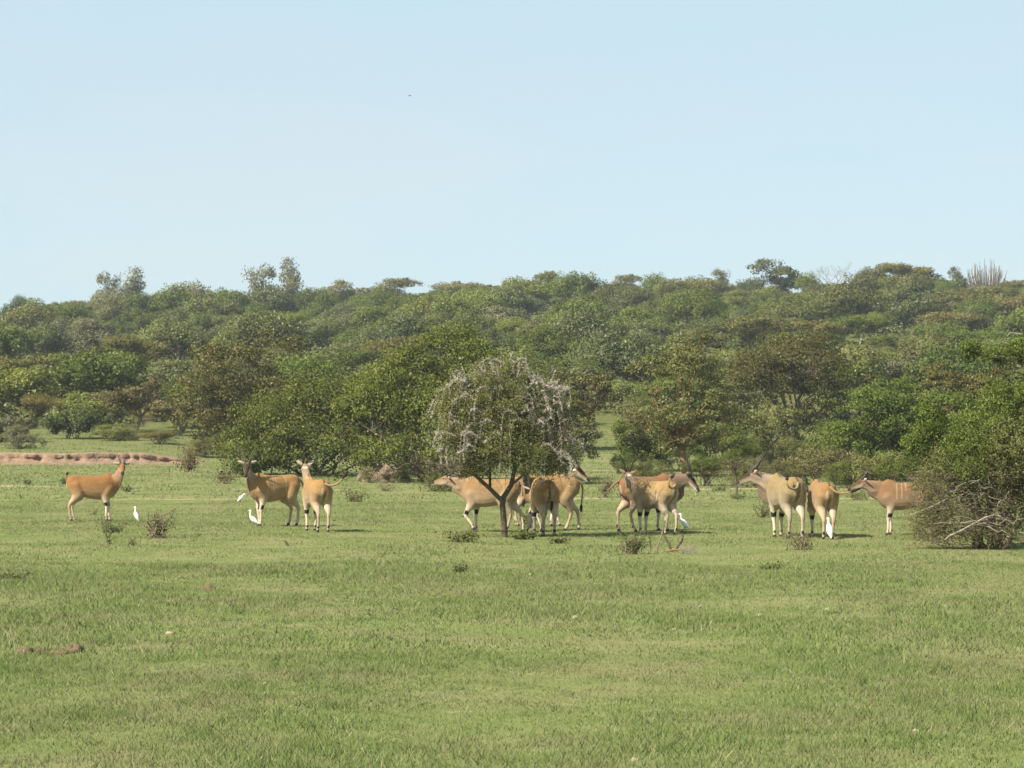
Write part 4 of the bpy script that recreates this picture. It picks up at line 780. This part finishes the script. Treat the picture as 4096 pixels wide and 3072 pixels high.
def eland(name, label, px, py, heading, scale, pose, cols, male=False, horns=.55, stripes=()):
    g = ground_at(px, py); root = empty(name, g, R(heading), scale); tag(root, label, 'antelope', 'antelope herd')
    b = MB(); segs = []                                            # segs: part, points, radii
    th = np.arange(16) * 2 * math.pi / 16; ct, st = np.cos(th)[:, None], np.sin(th)[:, None]
    bulk = 1.10 if male else pose.get('bulk', 1.0)
    rg = []
    for x, zc, hw, hh in TORSO:
        hh2 = hh * (1.03 if male else 1.0); shape = np.abs(np.concatenate([ct, st], 1)); c = np.array([x, 0, zc])
        rg.append(c + np.array([0, hw * bulk, 0]) * np.sign(ct) * np.abs(ct) ** .85 + np.array([0, 0, hh2]) * np.sign(st) * np.abs(st) ** .9)
    b.rings(rg); segs.append(('torso', np.array([[q[0], 0, q[1]] for q in TORSO]), np.array([(q[2] + q[3]) * .5 for q in TORSO])))
    # hump over the withers
    b.rings([np.array([x, 0, z]) + np.array([0, hw, 0]) * ct + np.array([0, 0, hh]) * st for x, z, hw, hh in [(.18, 1.33, .04, .05), (.34, 1.37, .09, .09), (.48, 1.385, .09, .105 if not male else .14), (.60, 1.33, .07, .09), (.70, 1.25, .04, .05)]])
    # legs
    def leg(pts, side, ang, bend, lift, nm, splay=0.):
        P = np.array([[x, side * y, z] for x, y, z, _ in pts]); r = [q[3] for q in pts]; o = P[0].copy()
        def rot(A, piv, a):
            c, s = math.cos(a), math.sin(a); D = A - piv; return piv + np.stack([D[:, 0] * c - D[:, 2] * s, D[:, 1], D[:, 0] * s + D[:, 2] * c], 1)
        P = rot(P, o, R(ang)); P[2:] = np.concatenate([P[2:3], rot(P[3:], P[2], R(bend))])
        P[:, 1] += side * splay * np.linspace(0, 1, 5)
        k = (o[2] - lift) / (o[2] - P[4][2]); P[:, 2] = o[2] - (o[2] - P[:, 2]) * k
        # finer polyline
        t = np.linspace(0, 4, 25); Q = np.stack([np.interp(t, range(5), P[:, i]) for i in range(3)], 1); rr = np.interp(t, range(5), r)
        cann = .041; rr = np.where((t > 2.2) & (t < 2.85), cann, rr); rr = np.where((t > 3.3) & (t < 3.6), 0.041, rr)
        Q[1:-1] = (Q[:-2] + 2 * Q[1:-1] + Q[2:]) / 4
        upper = np.array([1.25 if q < 1.4 else 1.0 for q in t]); Rg = []
        tg = np.gradient(Q, axis=0); tg /= np.linalg.norm(tg, axis=1)[:, None]
        for p, d, q, uu in zip(Q, tg, rr, upper):
            f = np.array([1., 0, 0]) - d * d[0]; f /= np.linalg.norm(f); s2 = np.cross(d, f); Rg.append(p + f * q * uu * ct + s2 * q * st)
        d0 = tg[0]; Rg[:0] = [Q[0] - d0 * q1 + (Rg[0] - Q[0]) * f1 for q1, f1 in ((.17, .12), (.14, .5), (.08, .8))]
        # hoof tip forward
        Rg.append(Q[-1] + np.array([.025, 0, -.012]) + np.array([1., 0, 0]) * .048 * ct + np.array([0, 1., 0]) * .045 * st)
        b.rings(Rg); segs.append((nm, Q, rr))
    L = pose.get('legs', {})
    for nm, pts in (('f', FL), ('h', HL)):
        for sd, sg in (('l', 1), ('r', -1)):
            a, bd, lf = (list(L.get(nm + sd, (0, 0, 0))) + [0, 0, 0])[:3]; leg(pts, sg, a, bd, lf, 'fore' if nm == 'f' else 'hind')
    # neck
    npit, nyaw = R(pose.get('npitch', 45)), R(pose.get('nyaw', 0)); nb = np.array([.50, 0, 1.13]); nl = .68
    ne = nb + nl * np.array([math.cos(npit) * math.cos(nyaw), math.cos(npit) * math.sin(nyaw), math.sin(npit)])
    m1 = nb + .30 * np.array([.86, .0, .5 * (1 if npit > 0 else -.4)]); t = np.linspace(0, 1, 11)[:, None]
    NC = (1 - t) ** 2 * nb + 2 * t * (1 - t) * m1 + t * t * ne; nw = np.interp(t[:, 0], [0, .35, .7, 1], [.165, .125, .098, .085]) * (1.28 if male else 1); nh = np.interp(t[:, 0], [0, .35, .7, 1], [.30, .215, .155, .125]) * (1.2 if male else 1)
    tg = np.gradient(NC, axis=0); tg /= np.linalg.norm(tg, axis=1)[:, None]; Rg = []; UPV = []
    for p, d, w, hh in zip(NC, tg, nw, nh):
        s = np.cross(np.array([0, 0, 1.]), d); s /= np.linalg.norm(s) + 1e-9; u = np.cross(d, s); UPV.append(u); Rg.append(p + s * w * ct + u * hh * st)
    b.rings(Rg); segs.append(('neck', NC, (nw + nh) * .5))
    # dewlap and brisket
    dd = .19 if male else .07; Rg = []; DC = []
    for k, (p, d, u, hh) in enumerate(zip(NC, tg, UPV, nh)):
        tt = k / 10.; dep = dd * math.sin(math.pi * min(1, max(0.03, 1.06 - tt))) ** .7 + .012; c = p - u * hh * .93 - np.array([0, 0, dep * .6]); s = np.cross(u, d); Rg.append(c + s * (.026 + .02 * (1 - tt)) * ct + np.array([0, 0, 1.]) * dep * st); DC.append(c)
    b.rings(Rg[:-2]); segs.append(('dewlap', np.array(DC[:-2]), np.full(9, dd * .8)))
    if male: b.rings([np.array([x, 0, z]) + np.array([0, .045, 0]) * ct + np.array([0, 0, hh]) * st for x, z, hh in [(.50, .76, .05), (.62, .74, .13), (.72, .78, .15), (.80, .88, .12), (.84, .98, .04)]])
    # head
    hp, hy = R(pose.get('hpitch', -35)), R(pose.get('hyaw', 0)); hd = np.array([math.cos(hp) * math.cos(hy), math.cos(hp) * math.sin(hy), math.sin(hp)]); hs = np.array([-math.sin(hy), math.cos(hy), 0]); hu = np.cross(hd, hs)
    ho = ne + np.array([0, 0, .03]) - hd * .06; Rg = []; HC = []; HR = []
    for l, w, hh, dz in [(-.03, .04, .05, 0), (.0, .075, .095, 0), (.06, .088, .115, -.005), (.14, .090, .115, -.012), (.22, .068, .095, -.015), (.31, .052, .073, -.012), (.39, .050, .060, -.012), (.44, .046, .052, -.015), (.465, .028, .034, -.015)]:
        c = ho + hd * l * 1.1 + hu * dz; w *= 1.1; hh *= 1.1; Rg.append(c + hs * w * ct + hu * hh * st); HC.append(c); HR.append((w + hh) * .5)
    b.rings(Rg); HC = np.array(HC); segs.append(('head', HC, np.array(HR)))
    # one continuous skin
    tmp = bpy.data.objects.new('tmp', b.mesh('tmp')); COL.objects.link(tmp)
    rm = tmp.modifiers.new('r', 'REMESH'); rm.mode = 'VOXEL'; rm.voxel_size = .026; sm = tmp.modifiers.new('s', 'SMOOTH'); sm.factor = .5; sm.iterations = 4
    dg = bpy.context.evaluated_depsgraph_get(); me = bpy.data.meshes.new_from_object(tmp.evaluated_get(dg)); old = tmp.data; bpy.data.objects.remove(tmp); bpy.data.meshes.remove(old)
    n = len(me.vertices); V = np.empty(n * 3); me.vertices.foreach_get('co', V); V = V.reshape(-1, 3)
    best = np.full(n, 9.); part = np.zeros(n, int); par = np.zeros(n); rel = np.zeros((n, 3)); names = []
    for si, (nm, Q, r) in enumerate(segs):
        names.append(nm)
        for k in range(len(Q) - 1):
            a, c = Q[k], Q[k + 1]; d = c - a; tt = np.clip(((V - a) @ d) / (d @ d + 1e-9), 0, 1); pr = a + tt[:, None] * d; dist = np.linalg.norm(V - pr, axis=1) / (r[k] * (1 - tt) + r[k + 1] * tt)
            w = dist < best; best[w] = dist[w]; part[w] = si; par[w] = (k + tt[w]) / (len(Q) - 1); rel[w] = V[w] - pr[w]
    nmv = np.array(names)[part]; C = np.zeros((n, 3)); top, mid, bel, neckc, pale, face = [np.array(cols[k]) for k in ('top', 'mid', 'belly', 'neck', 'pale', 'face')]
    ss = lambda v, a, c: np.clip((v - a) / (c - a), 0, 1)[:, None]
    z = V[:, 2]; x = V[:, 0]
    body = mid + (top - mid) * ss(z, 1.0, 1.38); body = body + (bel - body) * ss(z, 1.08, .70); C[:] = body
    ridge = (np.abs(V[:, 1]) < .022) & (z > 1.25) & (x < .75); C[ridge & (nmv == 'torso')] *= .35
    for sx in stripes: q = (nmv == 'torso') & (np.abs(x - sx - .03 * (z - 1.1)) < .011) & (z > .95); C[q] = C[q] * .6 + np.array([.55, .46, .33]) * .4
    rump = (x < -.62) & (np.abs(V[:, 1]) < .10) & (z < 1.2); k = np.clip(1 - np.abs(V[:, 1]) / .035, 0, 1) * (x < -.60) * (z < 1.12) * (z > .7); C = C * (1 - .7 * k[:, None])  # shade of the crease between the buttocks put into the coat colour
    k = (rump & (np.abs(V[:, 1]) > .04)); C[k] = C[k] * .6 + pale * .4
    q = nmv == 'neck'; f = ss(par, .05, .5)[q]; C[q] = C[q] * (1 - f) + neckc * f; fr = ss(-rel[:, 2], .02, .10)[q] * ss(par, .3, .7)[q]; C[q] = C[q] * (1 - fr * .75) + pale * fr * .75
    man = q & (np.abs(V[:, 1] - np.interp(par, t[:, 0], NC[:, 1])) < .02) & (rel[:, 2] > .06); C[man] *= .4
    q = nmv == 'dewlap'; C[q] = neckc * .85; q2 = q & (par < .25); C[q2] *= .6
    if nmv.size:
        q = nmv == 'head'; hr = V - ho; l = hr @ hd; u = hr @ hu; s = hr @ hs; base = np.tile(neckc, (n, 1)); base = base + (pale - base) * ss(-u, .0, .07); fm = np.clip((u - .012) / .03, 0, 1)[:, None] * ss(l, .0, .07) ; base = base + (face - base) * fm
        base = np.where(((l > .40) & (u > -.03))[:, None], np.array([.04, .03, .028]), base); base = np.where(((l > .36) & (u < -.035))[:, None], np.array([.55, .50, .43]), base); base = np.where(((l < .07) & (u > .05))[:, None], np.array(cols.get('brow', (.40, .17, .05))), base); C[q] = base[q]
    q = nmv == 'fore'; p4 = par * 4; fc = body.copy(); fc = fc + (pale - fc) * ss(p4, .9, 1.5) * .75; fc = fc + (pale * 1.05 - fc) * ss(p4, 1.95, 2.05) * .8
    fc = np.where(((p4 > 1.62) & (p4 < 1.96) & (rel[:, 0] < .04))[:, None], np.array([.016, .013, .012]), fc); tan = ss(p4, 2.5, 3.0) * .35; fc = fc + (mid - fc) * tan * .6; fc = np.where(((p4 > 3.55) | ((p4 > 2.95) & (rel[:, 0] < -.015) & (p4 < 3.2)))[:, None], np.array([.035, .028, .024]), fc); C[q] = fc[q]
    q = nmv == 'hind'; fc = body.copy(); inner = (np.abs(V[:, 1]) < .10)[:, None]; fc = fc + (pale - fc) * ss(p4, .8, 1.6) * np.where(inner, .6, .22); fc = fc + (pale - fc) * ss(p4, 2.6, 3.1) * .4; fc = np.where(((p4 > 3.55) | ((p4 > 2.95) & (rel[:, 0] < -.015) & (p4 < 3.2)))[:, None], np.array([.035, .028, .024]), fc); C[q] = fc[q]
    ca = me.color_attributes.new('Col', 'FLOAT_COLOR', 'POINT'); ca.data.foreach_set('color', np.concatenate([np.clip(C, 0, 1), np.ones((n, 1))], 1).astype(np.float32).ravel())
    me.polygons.foreach_set('use_smooth', np.ones(len(me.polygons), bool)); obj('body', me, M['hide'], root)
    def colour(me2, c):
        a = me2.color_attributes.new('Col', 'FLOAT_COLOR', 'POINT'); a.data.foreach_set('color', np.tile(np.array([*c, 1.]), (len(me2.vertices), 1)).astype(np.float32).ravel()); return me2
    # horns: spiral, swept back in line with the face
    for sg in (1, -1):
        h0 = ho + hd * .045 + hu * .085 + hs * sg * .042; dr = hu * .50 - hd * .88 + hs * sg * pose.get('hspread', .22); dr /= np.linalg.norm(dr); m = 26; tt = np.linspace(0, 1, m); P = h0 - dr * .05 + dr * (horns * tt)[:, None] + (hd * .09 * horns)[None] * (np.sin(tt * math.pi * .9))[:, None] * -1 + hs * sg * (.05 * tt ** 2)[:, None]
        k1 = 8; a8 = np.arange(k1) * 2 * math.pi / k1; uu = np.cross(dr, hs); uu /= np.linalg.norm(uu); vv = np.cross(dr, uu); rr = (.052 if male else .034) * (1 - .86 * tt ** 1.2); Rg = []
        for p, r, q in zip(P, rr, tt):
            ph = q * (5.5 if q < .6 else 3.3 + (q - .6) * 2) * math.pi; mod = 1 + .28 * np.cos(a8 - ph) * max(0, 1 - q * 1.1); Rg.append(p + (np.cos(a8) * r * mod)[:, None] * uu + (np.sin(a8) * r * mod)[:, None] * vv)
        hb = MB(); hb.rings(Rg); obj('horn', hb.mesh('horn', True), M['horn'], root)
        # ear: a folded leaf
        e0 = ho + hd * .0 + hu * .035 + hs * sg * .07; ed = hs * sg * .92 + hu * pose.get('eup', .25) - hd * .25; ed /= np.linalg.norm(ed); ew = np.cross(ed, hd); ew /= np.linalg.norm(ew); en = np.cross(ed, ew); Rg = []
        for l, w in [(0, .025), (.04, .042), (.09, .052), (.14, .042), (.185, .022), (.205, .006)]: Rg.append(e0 + ed * l + ew * (w * np.cos(a8))[:, None] + en * (.012 * np.sin(a8) + .012 * np.abs(np.cos(a8)))[:, None])
        eb = MB(); eb.rings(Rg); obj('ear', colour(eb.mesh('ear', True), pose.get('ear', tuple(v * .72 for v in cols['pale']))), M['hide'], root)
        y0 = ho + hd * .135 + hu * .045 + hs * sg * .083; yb = MB(); yb.rings([y0 + hd * .018 * math.cos(q) + math.sin(q) * .017 * (np.cos(a8)[:, None] * hs + np.sin(a8)[:, None] * hu) for q in np.linspace(.1, 3.04, 5)]); obj('eye', yb.mesh('eye', True), M['eye'], root)
    # tail
    T = np.array(pose.get('tail', [(-.80, 0, 1.30), (-.90, 0, 1.22), (-.91, 0, 1.0), (-.88, 0, .80), (-.87, 0, .66)])); u = np.linspace(0, 1, 16)
    Tq = np.stack([np.interp(u, np.linspace(0, 1, len(T)), T[:, i]) for i in range(3)], 1)
    for _ in range(2): Tq[1:-1] = (Tq[:-2] + 2 * Tq[1:-1] + Tq[2:]) / 4
    tb = MB(); tb.tube(Tq, np.linspace(.036, .015, 16), 8, True); to = obj('tail', colour(tb.mesh('tail', True), cols['mid']), M['hide'], root)
    d = Tq[-1] - Tq[-3]; d /= np.linalg.norm(d); tl = pose.get('tuft', .22); P = Tq[-1] - d * .04 + d * np.linspace(0, tl, 7)[:, None]; P[:, 2] -= pose.get('tsag', 0.) * np.linspace(0, 1, 7) ** 2; tb = MB(); tb.tube(P, [.018, .034, .042, .042, .034, .02, .005], 8, True)
    rng = np.random.default_rng(3)
    for _ in range(14): tb.tube(limb(rng, P[2], P[-1] + rng.normal(size=3) * .03, 4, 0, .05), [.008, .007, .005, .002], 3)
    obj('tail_tuft', tb.mesh('tail_tuft', True), M['tuft'], to)
    # mane along neck and withers
    return root

def pal(top, mid, belly, neck=None, pale=(.62, .52, .40), face=(.085, .05, .03), brow=(.40, .17, .05)):
    k = lambda c, f=(.64, .67, .66): tuple(v * q for v, q in zip(c, f))
    return dict(top=k(top, (.60, .61, .54)), mid=k(mid), belly=k(belly, (.74, .77, .82)), neck=k(neck or mid, (.66, .64, .64)), pale=k(pale, (.92, .94, .97)), face=k(face), brow=k(brow))
RUF = pal((.37, .175, .065), (.39, .205, .085), (.46, .30, .155), (.42, .26, .13), face=(.36, .17, .07))
TAN = pal((.44, .235, .085), (.46, .275, .125), (.47, .32, .18), (.36, .24, .14))
FAWN = pal((.46, .26, .10), (.48, .30, .145), (.50, .36, .21), (.40, .29, .18))
GREY = pal((.44, .27, .12), (.46, .325, .18), (.44, .34, .22), (.33, .25, .175))
BULL = pal((.39, .27, .135), (.42, .31, .175), (.40, .32, .21), (.33, .26, .18))

eland('standing_antelope', 'rufous antelope standing alone at the far left, facing the camera', 373, 2085, 8, .93, dict(
    npitch=50, nyaw=-30, hyaw=-88, hpitch=-32, eup=.12, tail=[(-.80, 0, 1.30), (-.84, 0, 1.34), (-.83, 0, 1.40), (-.80, 0, 1.45)], tuft=.10,
    legs=dict(fl=(4, 0, 0), fr=(-2, 0, 0), hl=(3, 0, 0), hr=(-3, 0, 0))), RUF, horns=.42)
eland('standing_antelope', 'tan antelope with pale side stripes, second from left, staring at the camera', 1092, 2105, 214, .99, dict(
    npitch=46, nyaw=26, hyaw=54, hpitch=-38, eup=.28, hspread=.3, tail=[(-.80, 0, 1.30), (-.92, 0, 1.2), (-.97, .02, 1.0), (-1.02, .03, .84)], tuft=.32, tsag=.05,
    legs=dict(fl=(2, 0, 0), fr=(-4, 0, 0), hl=(-3, 0, 0), hr=(3, 0, 0))), TAN, horns=.58, stripes=(.30, .12, .03, -.28))
eland('standing_antelope', 'antelope seen from behind with its tail raised to the right, before the green bush', 1264, 2126, 111, .96, dict(
    npitch=58, nyaw=8, hyaw=-12, hpitch=-25, eup=.5, hspread=.2, tail=[(-.80, 0, 1.30), (-.88, -.12, 1.24), (-.92, -.28, 1.28), (-.94, -.40, 1.38), (-.95, -.47, 1.47)], tuft=.24,
    legs=dict(fl=(0, 0, 0), fr=(3, 0, 0), hl=(2, 0, 0), hr=(-3, 0, 0))), FAWN, horns=.42)
eland('walking_antelope', 'pale fawn antelope striding left behind the thorn tree trunk with outstretched head', 1960, 2129, 170, .99, dict(
    npitch=18, nyaw=0, hyaw=0, hpitch=-12, eup=.05, tail=[(-.80, 0, 1.30), (-.90, 0, 1.2), (-.92, 0, 1.0), (-.90, 0, .84)],
    legs=dict(fl=(22, -58, .06), fr=(-2, 0, 0), hl=(10, 0, 0), hr=(-10, -6, 0))), pal((.40, .235, .11), (.42, .28, .155), (.45, .33, .21), (.42, .30, .18), face=(.33, .20, .10)), horns=.48)
eland('walking_antelope', 'dark-faced antelope walking left right of the thorn tree, behind the one showing its rump', 2198, 2125, 194, 1.0, dict(
    npitch=46, nyaw=62, hyaw=60, hpitch=-50, eup=.2, legs=dict(fl=(14, -10, 0), fr=(-12, -8, 0), hl=(12, 0, 0), hr=(-10, -4, 0))), pal((.40, .23, .10), (.44, .27, .13), (.46, .32, .19), (.20, .14, .095), face=(.05, .032, .024), brow=(.22, .11, .05)), horns=.5)
eland('standing_antelope', 'orange-tan antelope right of the thorn tree trunk, rump to the camera, head hidden', 2172, 2143, 102, 1.0, dict(
    npitch=-8, nyaw=0, hyaw=0, hpitch=-62, tail=[(-.80, 0, 1.30), (-.88, -.02, 1.22), (-.90, -.03, 1.0), (-.88, -.03, .86)], tuft=.26, bulk=.94, legs=dict(fl=(0, 0, 0), fr=(4, 0, 0), hl=(3, 0, 0), hr=(-4, 0, 0))), pal((.48, .25, .085), (.48, .29, .13), (.48, .33, .18)))
eland('standing_antelope', 'antelope facing right behind the thorn tree group, dark head showing past the others', 2158, 2106, 8, .99, dict(
    npitch=34, nyaw=-8, hyaw=-10, hpitch=-42, legs=dict(fl=(8, 0, 0), fr=(-8, 0, 0))), pal((.44, .25, .10), (.46, .29, .14), (.47, .33, .2), (.34, .24, .15), face=(.06, .04, .028)), horns=.5)
eland('standing_antelope', 'rufous bull with hanging dewlap and dark face, facing right, tail lifted', 2590, 2126, 24, 1.0, dict(
    npitch=18, nyaw=-12, hyaw=-34, hpitch=-52, tail=[(-.80, 0, 1.30), (-.90, .02, 1.26), (-.98, .06, 1.16), (-1.08, .10, 1.06), (-1.18, .14, 1.06)], tuft=.05,
    legs=dict(fl=(-4, 0, 0), fr=(4, 0, 0), hl=(-8, 0, 0), hr=(12, -4, 0))), pal((.33, .165, .075), (.38, .225, .115), (.44, .28, .15), (.27, .19, .125), face=(.035, .026, .022), brow=(.16, .08, .04)), male=True, horns=.52)
eland('standing_antelope', 'pale antelope with tail curled up, seen from behind, in front of the horned bull', 2616, 2138, 130, .96, dict(
    npitch=31, nyaw=-6, hyaw=-40, hpitch=-42, ear=(.22, .14, .08), eup=.7, hspread=.25, tail=[(-.80, 0, 1.30), (-.87, .10, 1.24), (-.92, .26, 1.22), (-.96, .38, 1.30), (-.97, .38, 1.44), (-.96, .28, 1.50)], tuft=.18,
    legs=dict(fl=(-2, 0, 0), fr=(2, 0, 0), hl=(3, 0, 0), hr=(-3, 0, 0))), GREY, horns=.58, stripes=(.33,))
eland('walking_antelope', 'big pale bull walking away with head turned left, ringed horns and curled tail', 3140, 2151, 107, 1.05, dict(
    npitch=24, nyaw=46, hyaw=76, hpitch=-28, eup=.15, hspread=.26, tail=[(-.80, 0, 1.30), (-.88, .06, 1.16), (-.93, .18, 1.14), (-.96, .32, 1.20), (-.96, .36, 1.30), (-.92, .33, 1.38)], tuft=.12,
    legs=dict(fl=(-6, 0, 0), fr=(12, -14, 0), hl=(6, 0, 0), hr=(-5, 0, 0))), BULL, male=True, horns=.64)
eland('walking_antelope', 'orange-tan antelope seen from behind right of the big bull, tail flicked right', 3288, 2153, 98, .97, dict(
    npitch=-14, nyaw=0, hyaw=0, hpitch=-60, tail=[(-.80, 0, 1.30), (-.88, -.10, 1.18), (-.92, -.26, 1.13), (-.94, -.40, 1.15), (-.95, -.52, 1.19)], tuft=.26, legs=dict(fl=(8, -6, 0), fr=(-4, 0, 0), hl=(-2, 0, 0), hr=(4, 0, 0))), pal((.42, .235, .10), (.44, .28, .14), (.49, .34, .19)))
eland('standing_antelope', 'brown antelope facing left, its rear hidden in the big bush on the right', 3622, 2141, 177, .93, dict(
    npitch=19, nyaw=4, hyaw=4, hpitch=-28, eup=.1, hspread=.10, legs=dict(fl=(3, 0, 0), fr=(-3, 0, 0))), pal((.31, .165, .08), (.34, .205, .115), (.38, .26, .155), (.31, .205, .125), face=(.12, .07, .04)), horns=.45, stripes=(.25, .12, 0.))

# ------------------------------------------------------------------ egrets
def white_mat():
    t = NT('white_feather'); p = t.n('ShaderNodeBsdfPrincipled'); tcn = t.n('ShaderNodeTexCoord'); c = t.ramp(t.noise(14, 3, tcn.outputs['Object']), [(.3, (.78, .77, .74)), (.7, (.88, .88, .86))]); t.l(c, p.inputs['Base Color']); p.inputs['Roughness'].default_value = .7; t.l(p.outputs[0], t.out.inputs[0]); return t.m
M['white'] = white_mat(); M['bill'] = bark_mat('yellow_bill', (.60, .30, .06), (.68, .38, .09), 9, .5); M['leg_dark'] = bark_mat('dark_leg', (.05, .05, .03), (.09, .08, .05), 9, .6)
def egret(label, px, py, heading, s, body_pitch, neck, facing=0.):
    """neck: list of (x, z) from the shoulder to the head, local; x forward"""
    g = ground_at(px, py); e = empty('egret', g, R(heading), s); tag(e, label, 'egret', 'egrets following the herd')
    th = np.arange(12) * 2 * math.pi / 12; ct, st = np.cos(th)[:, None], np.sin(th)[:, None]; b = MB(); bp = R(body_pitch); d = np.array([math.cos(bp), 0, math.sin(bp)]); u = np.array([-math.sin(bp), 0, math.cos(bp)]); c0 = np.array([0, 0, .27])
    b.rings([c0 + d * l + np.array([0, w, 0]) * ct + u * h * st for l, w, h in [(-.25, .012, .008), (-.20, .035, .022), (-.12, .07, .055), (-.02, .085, .078), (.07, .075, .07), (.13, .045, .045), (.16, .02, .02)]])
    P = [c0 + d * .10 + u * .01] + [np.array([x, 0, z]) for x, z in neck]; P = np.array(P); t = np.linspace(0, 1, 14); Q = np.stack([np.interp(t, np.linspace(0, 1, len(P)), P[:, i]) for i in range(3)], 1)
    for _ in range(2): Q[1:-1] = (Q[:-2] + 2 * Q[1:-1] + Q[2:]) / 4
    b.tube(Q, np.interp(t, [0, .25, .9, 1], [.05, .030, .023, .026]), 10, True)
    hc = Q[-1]; hd = np.array([math.cos(R(facing)), 0, math.sin(R(facing))]); hz = np.array([-hd[2], 0, hd[0]]); b.rings([hc + hd * l + np.array([0, w, 0]) * ct + hz * w * st for l, w in [(-.04, .008), (-.02, .026), (.01, .031), (.04, .026), (.065, .014)]])
    o = bpy.data.objects.new('tmp', b.mesh('tmp')); COL.objects.link(o); rm = o.modifiers.new('r', 'REMESH'); rm.mode = 'VOXEL'; rm.voxel_size = .012; sm = o.modifiers.new('s', 'SMOOTH'); sm.iterations = 2
    me = bpy.data.meshes.new_from_object(o.evaluated_get(bpy.context.evaluated_depsgraph_get())); old = o.data; bpy.data.objects.remove(o); bpy.data.meshes.remove(old); me.polygons.foreach_set('use_smooth', np.ones(len(me.polygons), bool)); obj('body', me, M['white'], e)
    bb = MB(); bb.tube([hc + hd * .05, hc + hd * .085, hc + hd * .13], [.012, .009, .002], 6, True); obj('bill', bb.mesh('bill', True), M['bill'], e)
    for sg in (1, -1):
        l = MB(); f = .02 * sg; l.tube([(.0, sg * .03, .22), (-.012 + f, sg * .03, .12), (f, sg * .03, .005)], [.009, .007, .006], 5); l.tube([(f - .02, sg * .03, .006), (f, sg * .03, .008), (f + .055, sg * .03, .004)], [.004, .006, .003], 4); obj('leg', l.mesh('leg', True), M['leg_dark'], e)
egret('white egret standing upright just left of the dry shrub, leftmost bird', 545, 2090, 150, .76, 62, [(.06, .40), (.045, .46), (.03, .52), (.04, .56)])
egret('white egret leaning forward under the chest of the second antelope', 962, 2014, 8, .66, 46, [(.11, .40), (.14, .45), (.18, .48), (.21, .48)], -25)
egret('white egret standing with neck stretched up at the second antelope front hooves', 1014, 2110, 165, .78, 38, [(.12, .36), (.13, .45), (.10, .52), (.11, .57)])
egret('white egret standing right of the curled-tail antelope hind leg', 2738, 2128, 160, .82, 48, [(.10, .38), (.12, .45), (.11, .51), (.13, .55)])
egret('white egret seen from behind at the hind hooves of the orange-tan antelope, rightmost bird', 3318, 2162, 112, .95, 66, [(.05, .40), (.04, .46), (.04, .51), (.06, .54)])

def far_bird():
    p = at(1638, 383, 190); e = empty('flying_bird', p, R(20), .62); tag(e, 'tiny dark bird flying high in the pale sky', 'bird'); b = MB(); b.tube([(-.16, 0, 0), (-.06, 0, 0), (.06, 0, .01), (.15, 0, .01)], [.01, .04, .04, .008], 6, True); obj('body', b.mesh('bird_body', True), M['bird'], e)
    for sg in (1, -1):
        V = [(.06, 0, .01), (.10, sg * .16, .07), (.02, sg * .36, .05), (-.05, sg * .15, .06), (-.06, 0, .01)]; V2 = [(x, y, z - .012) for x, y, z in V]; me = mesh_from('wing', V + V2, [np.array([[0, 1, 3, 4], [9, 8, 6, 5]]), np.array([[1, 2, 3], [8, 7, 6]])]); obj('wing', me, M['bird'], e)
far_bird()

# ------------------------------------------------------------------ haze
def haze():
    V = [(x, y, z) for z in (-1.2, 46) for y in (-30, 640) for x in (-300, 300)]
    me = mesh_from('haze', V, np.array([[0, 2, 3, 1], [4, 5, 7, 6], [0, 1, 5, 4], [2, 6, 7, 3], [0, 4, 6, 2], [1, 3, 7, 5]])); t = NT('haze_air'); v = t.n('ShaderNodeVolumePrincipled'); v.inputs['Color'].default_value = (.86, .93, 1, 1); v.inputs['Density'].default_value = HAZE; v.inputs['Anisotropy'].default_value = .2
    t.l(v.outputs[0], t.out.inputs['Volume']); tag(obj('haze', me, t.m), kind='stuff', label='thin pale haze over the plain and slope', cat='haze')
HAZE = .00020
haze()
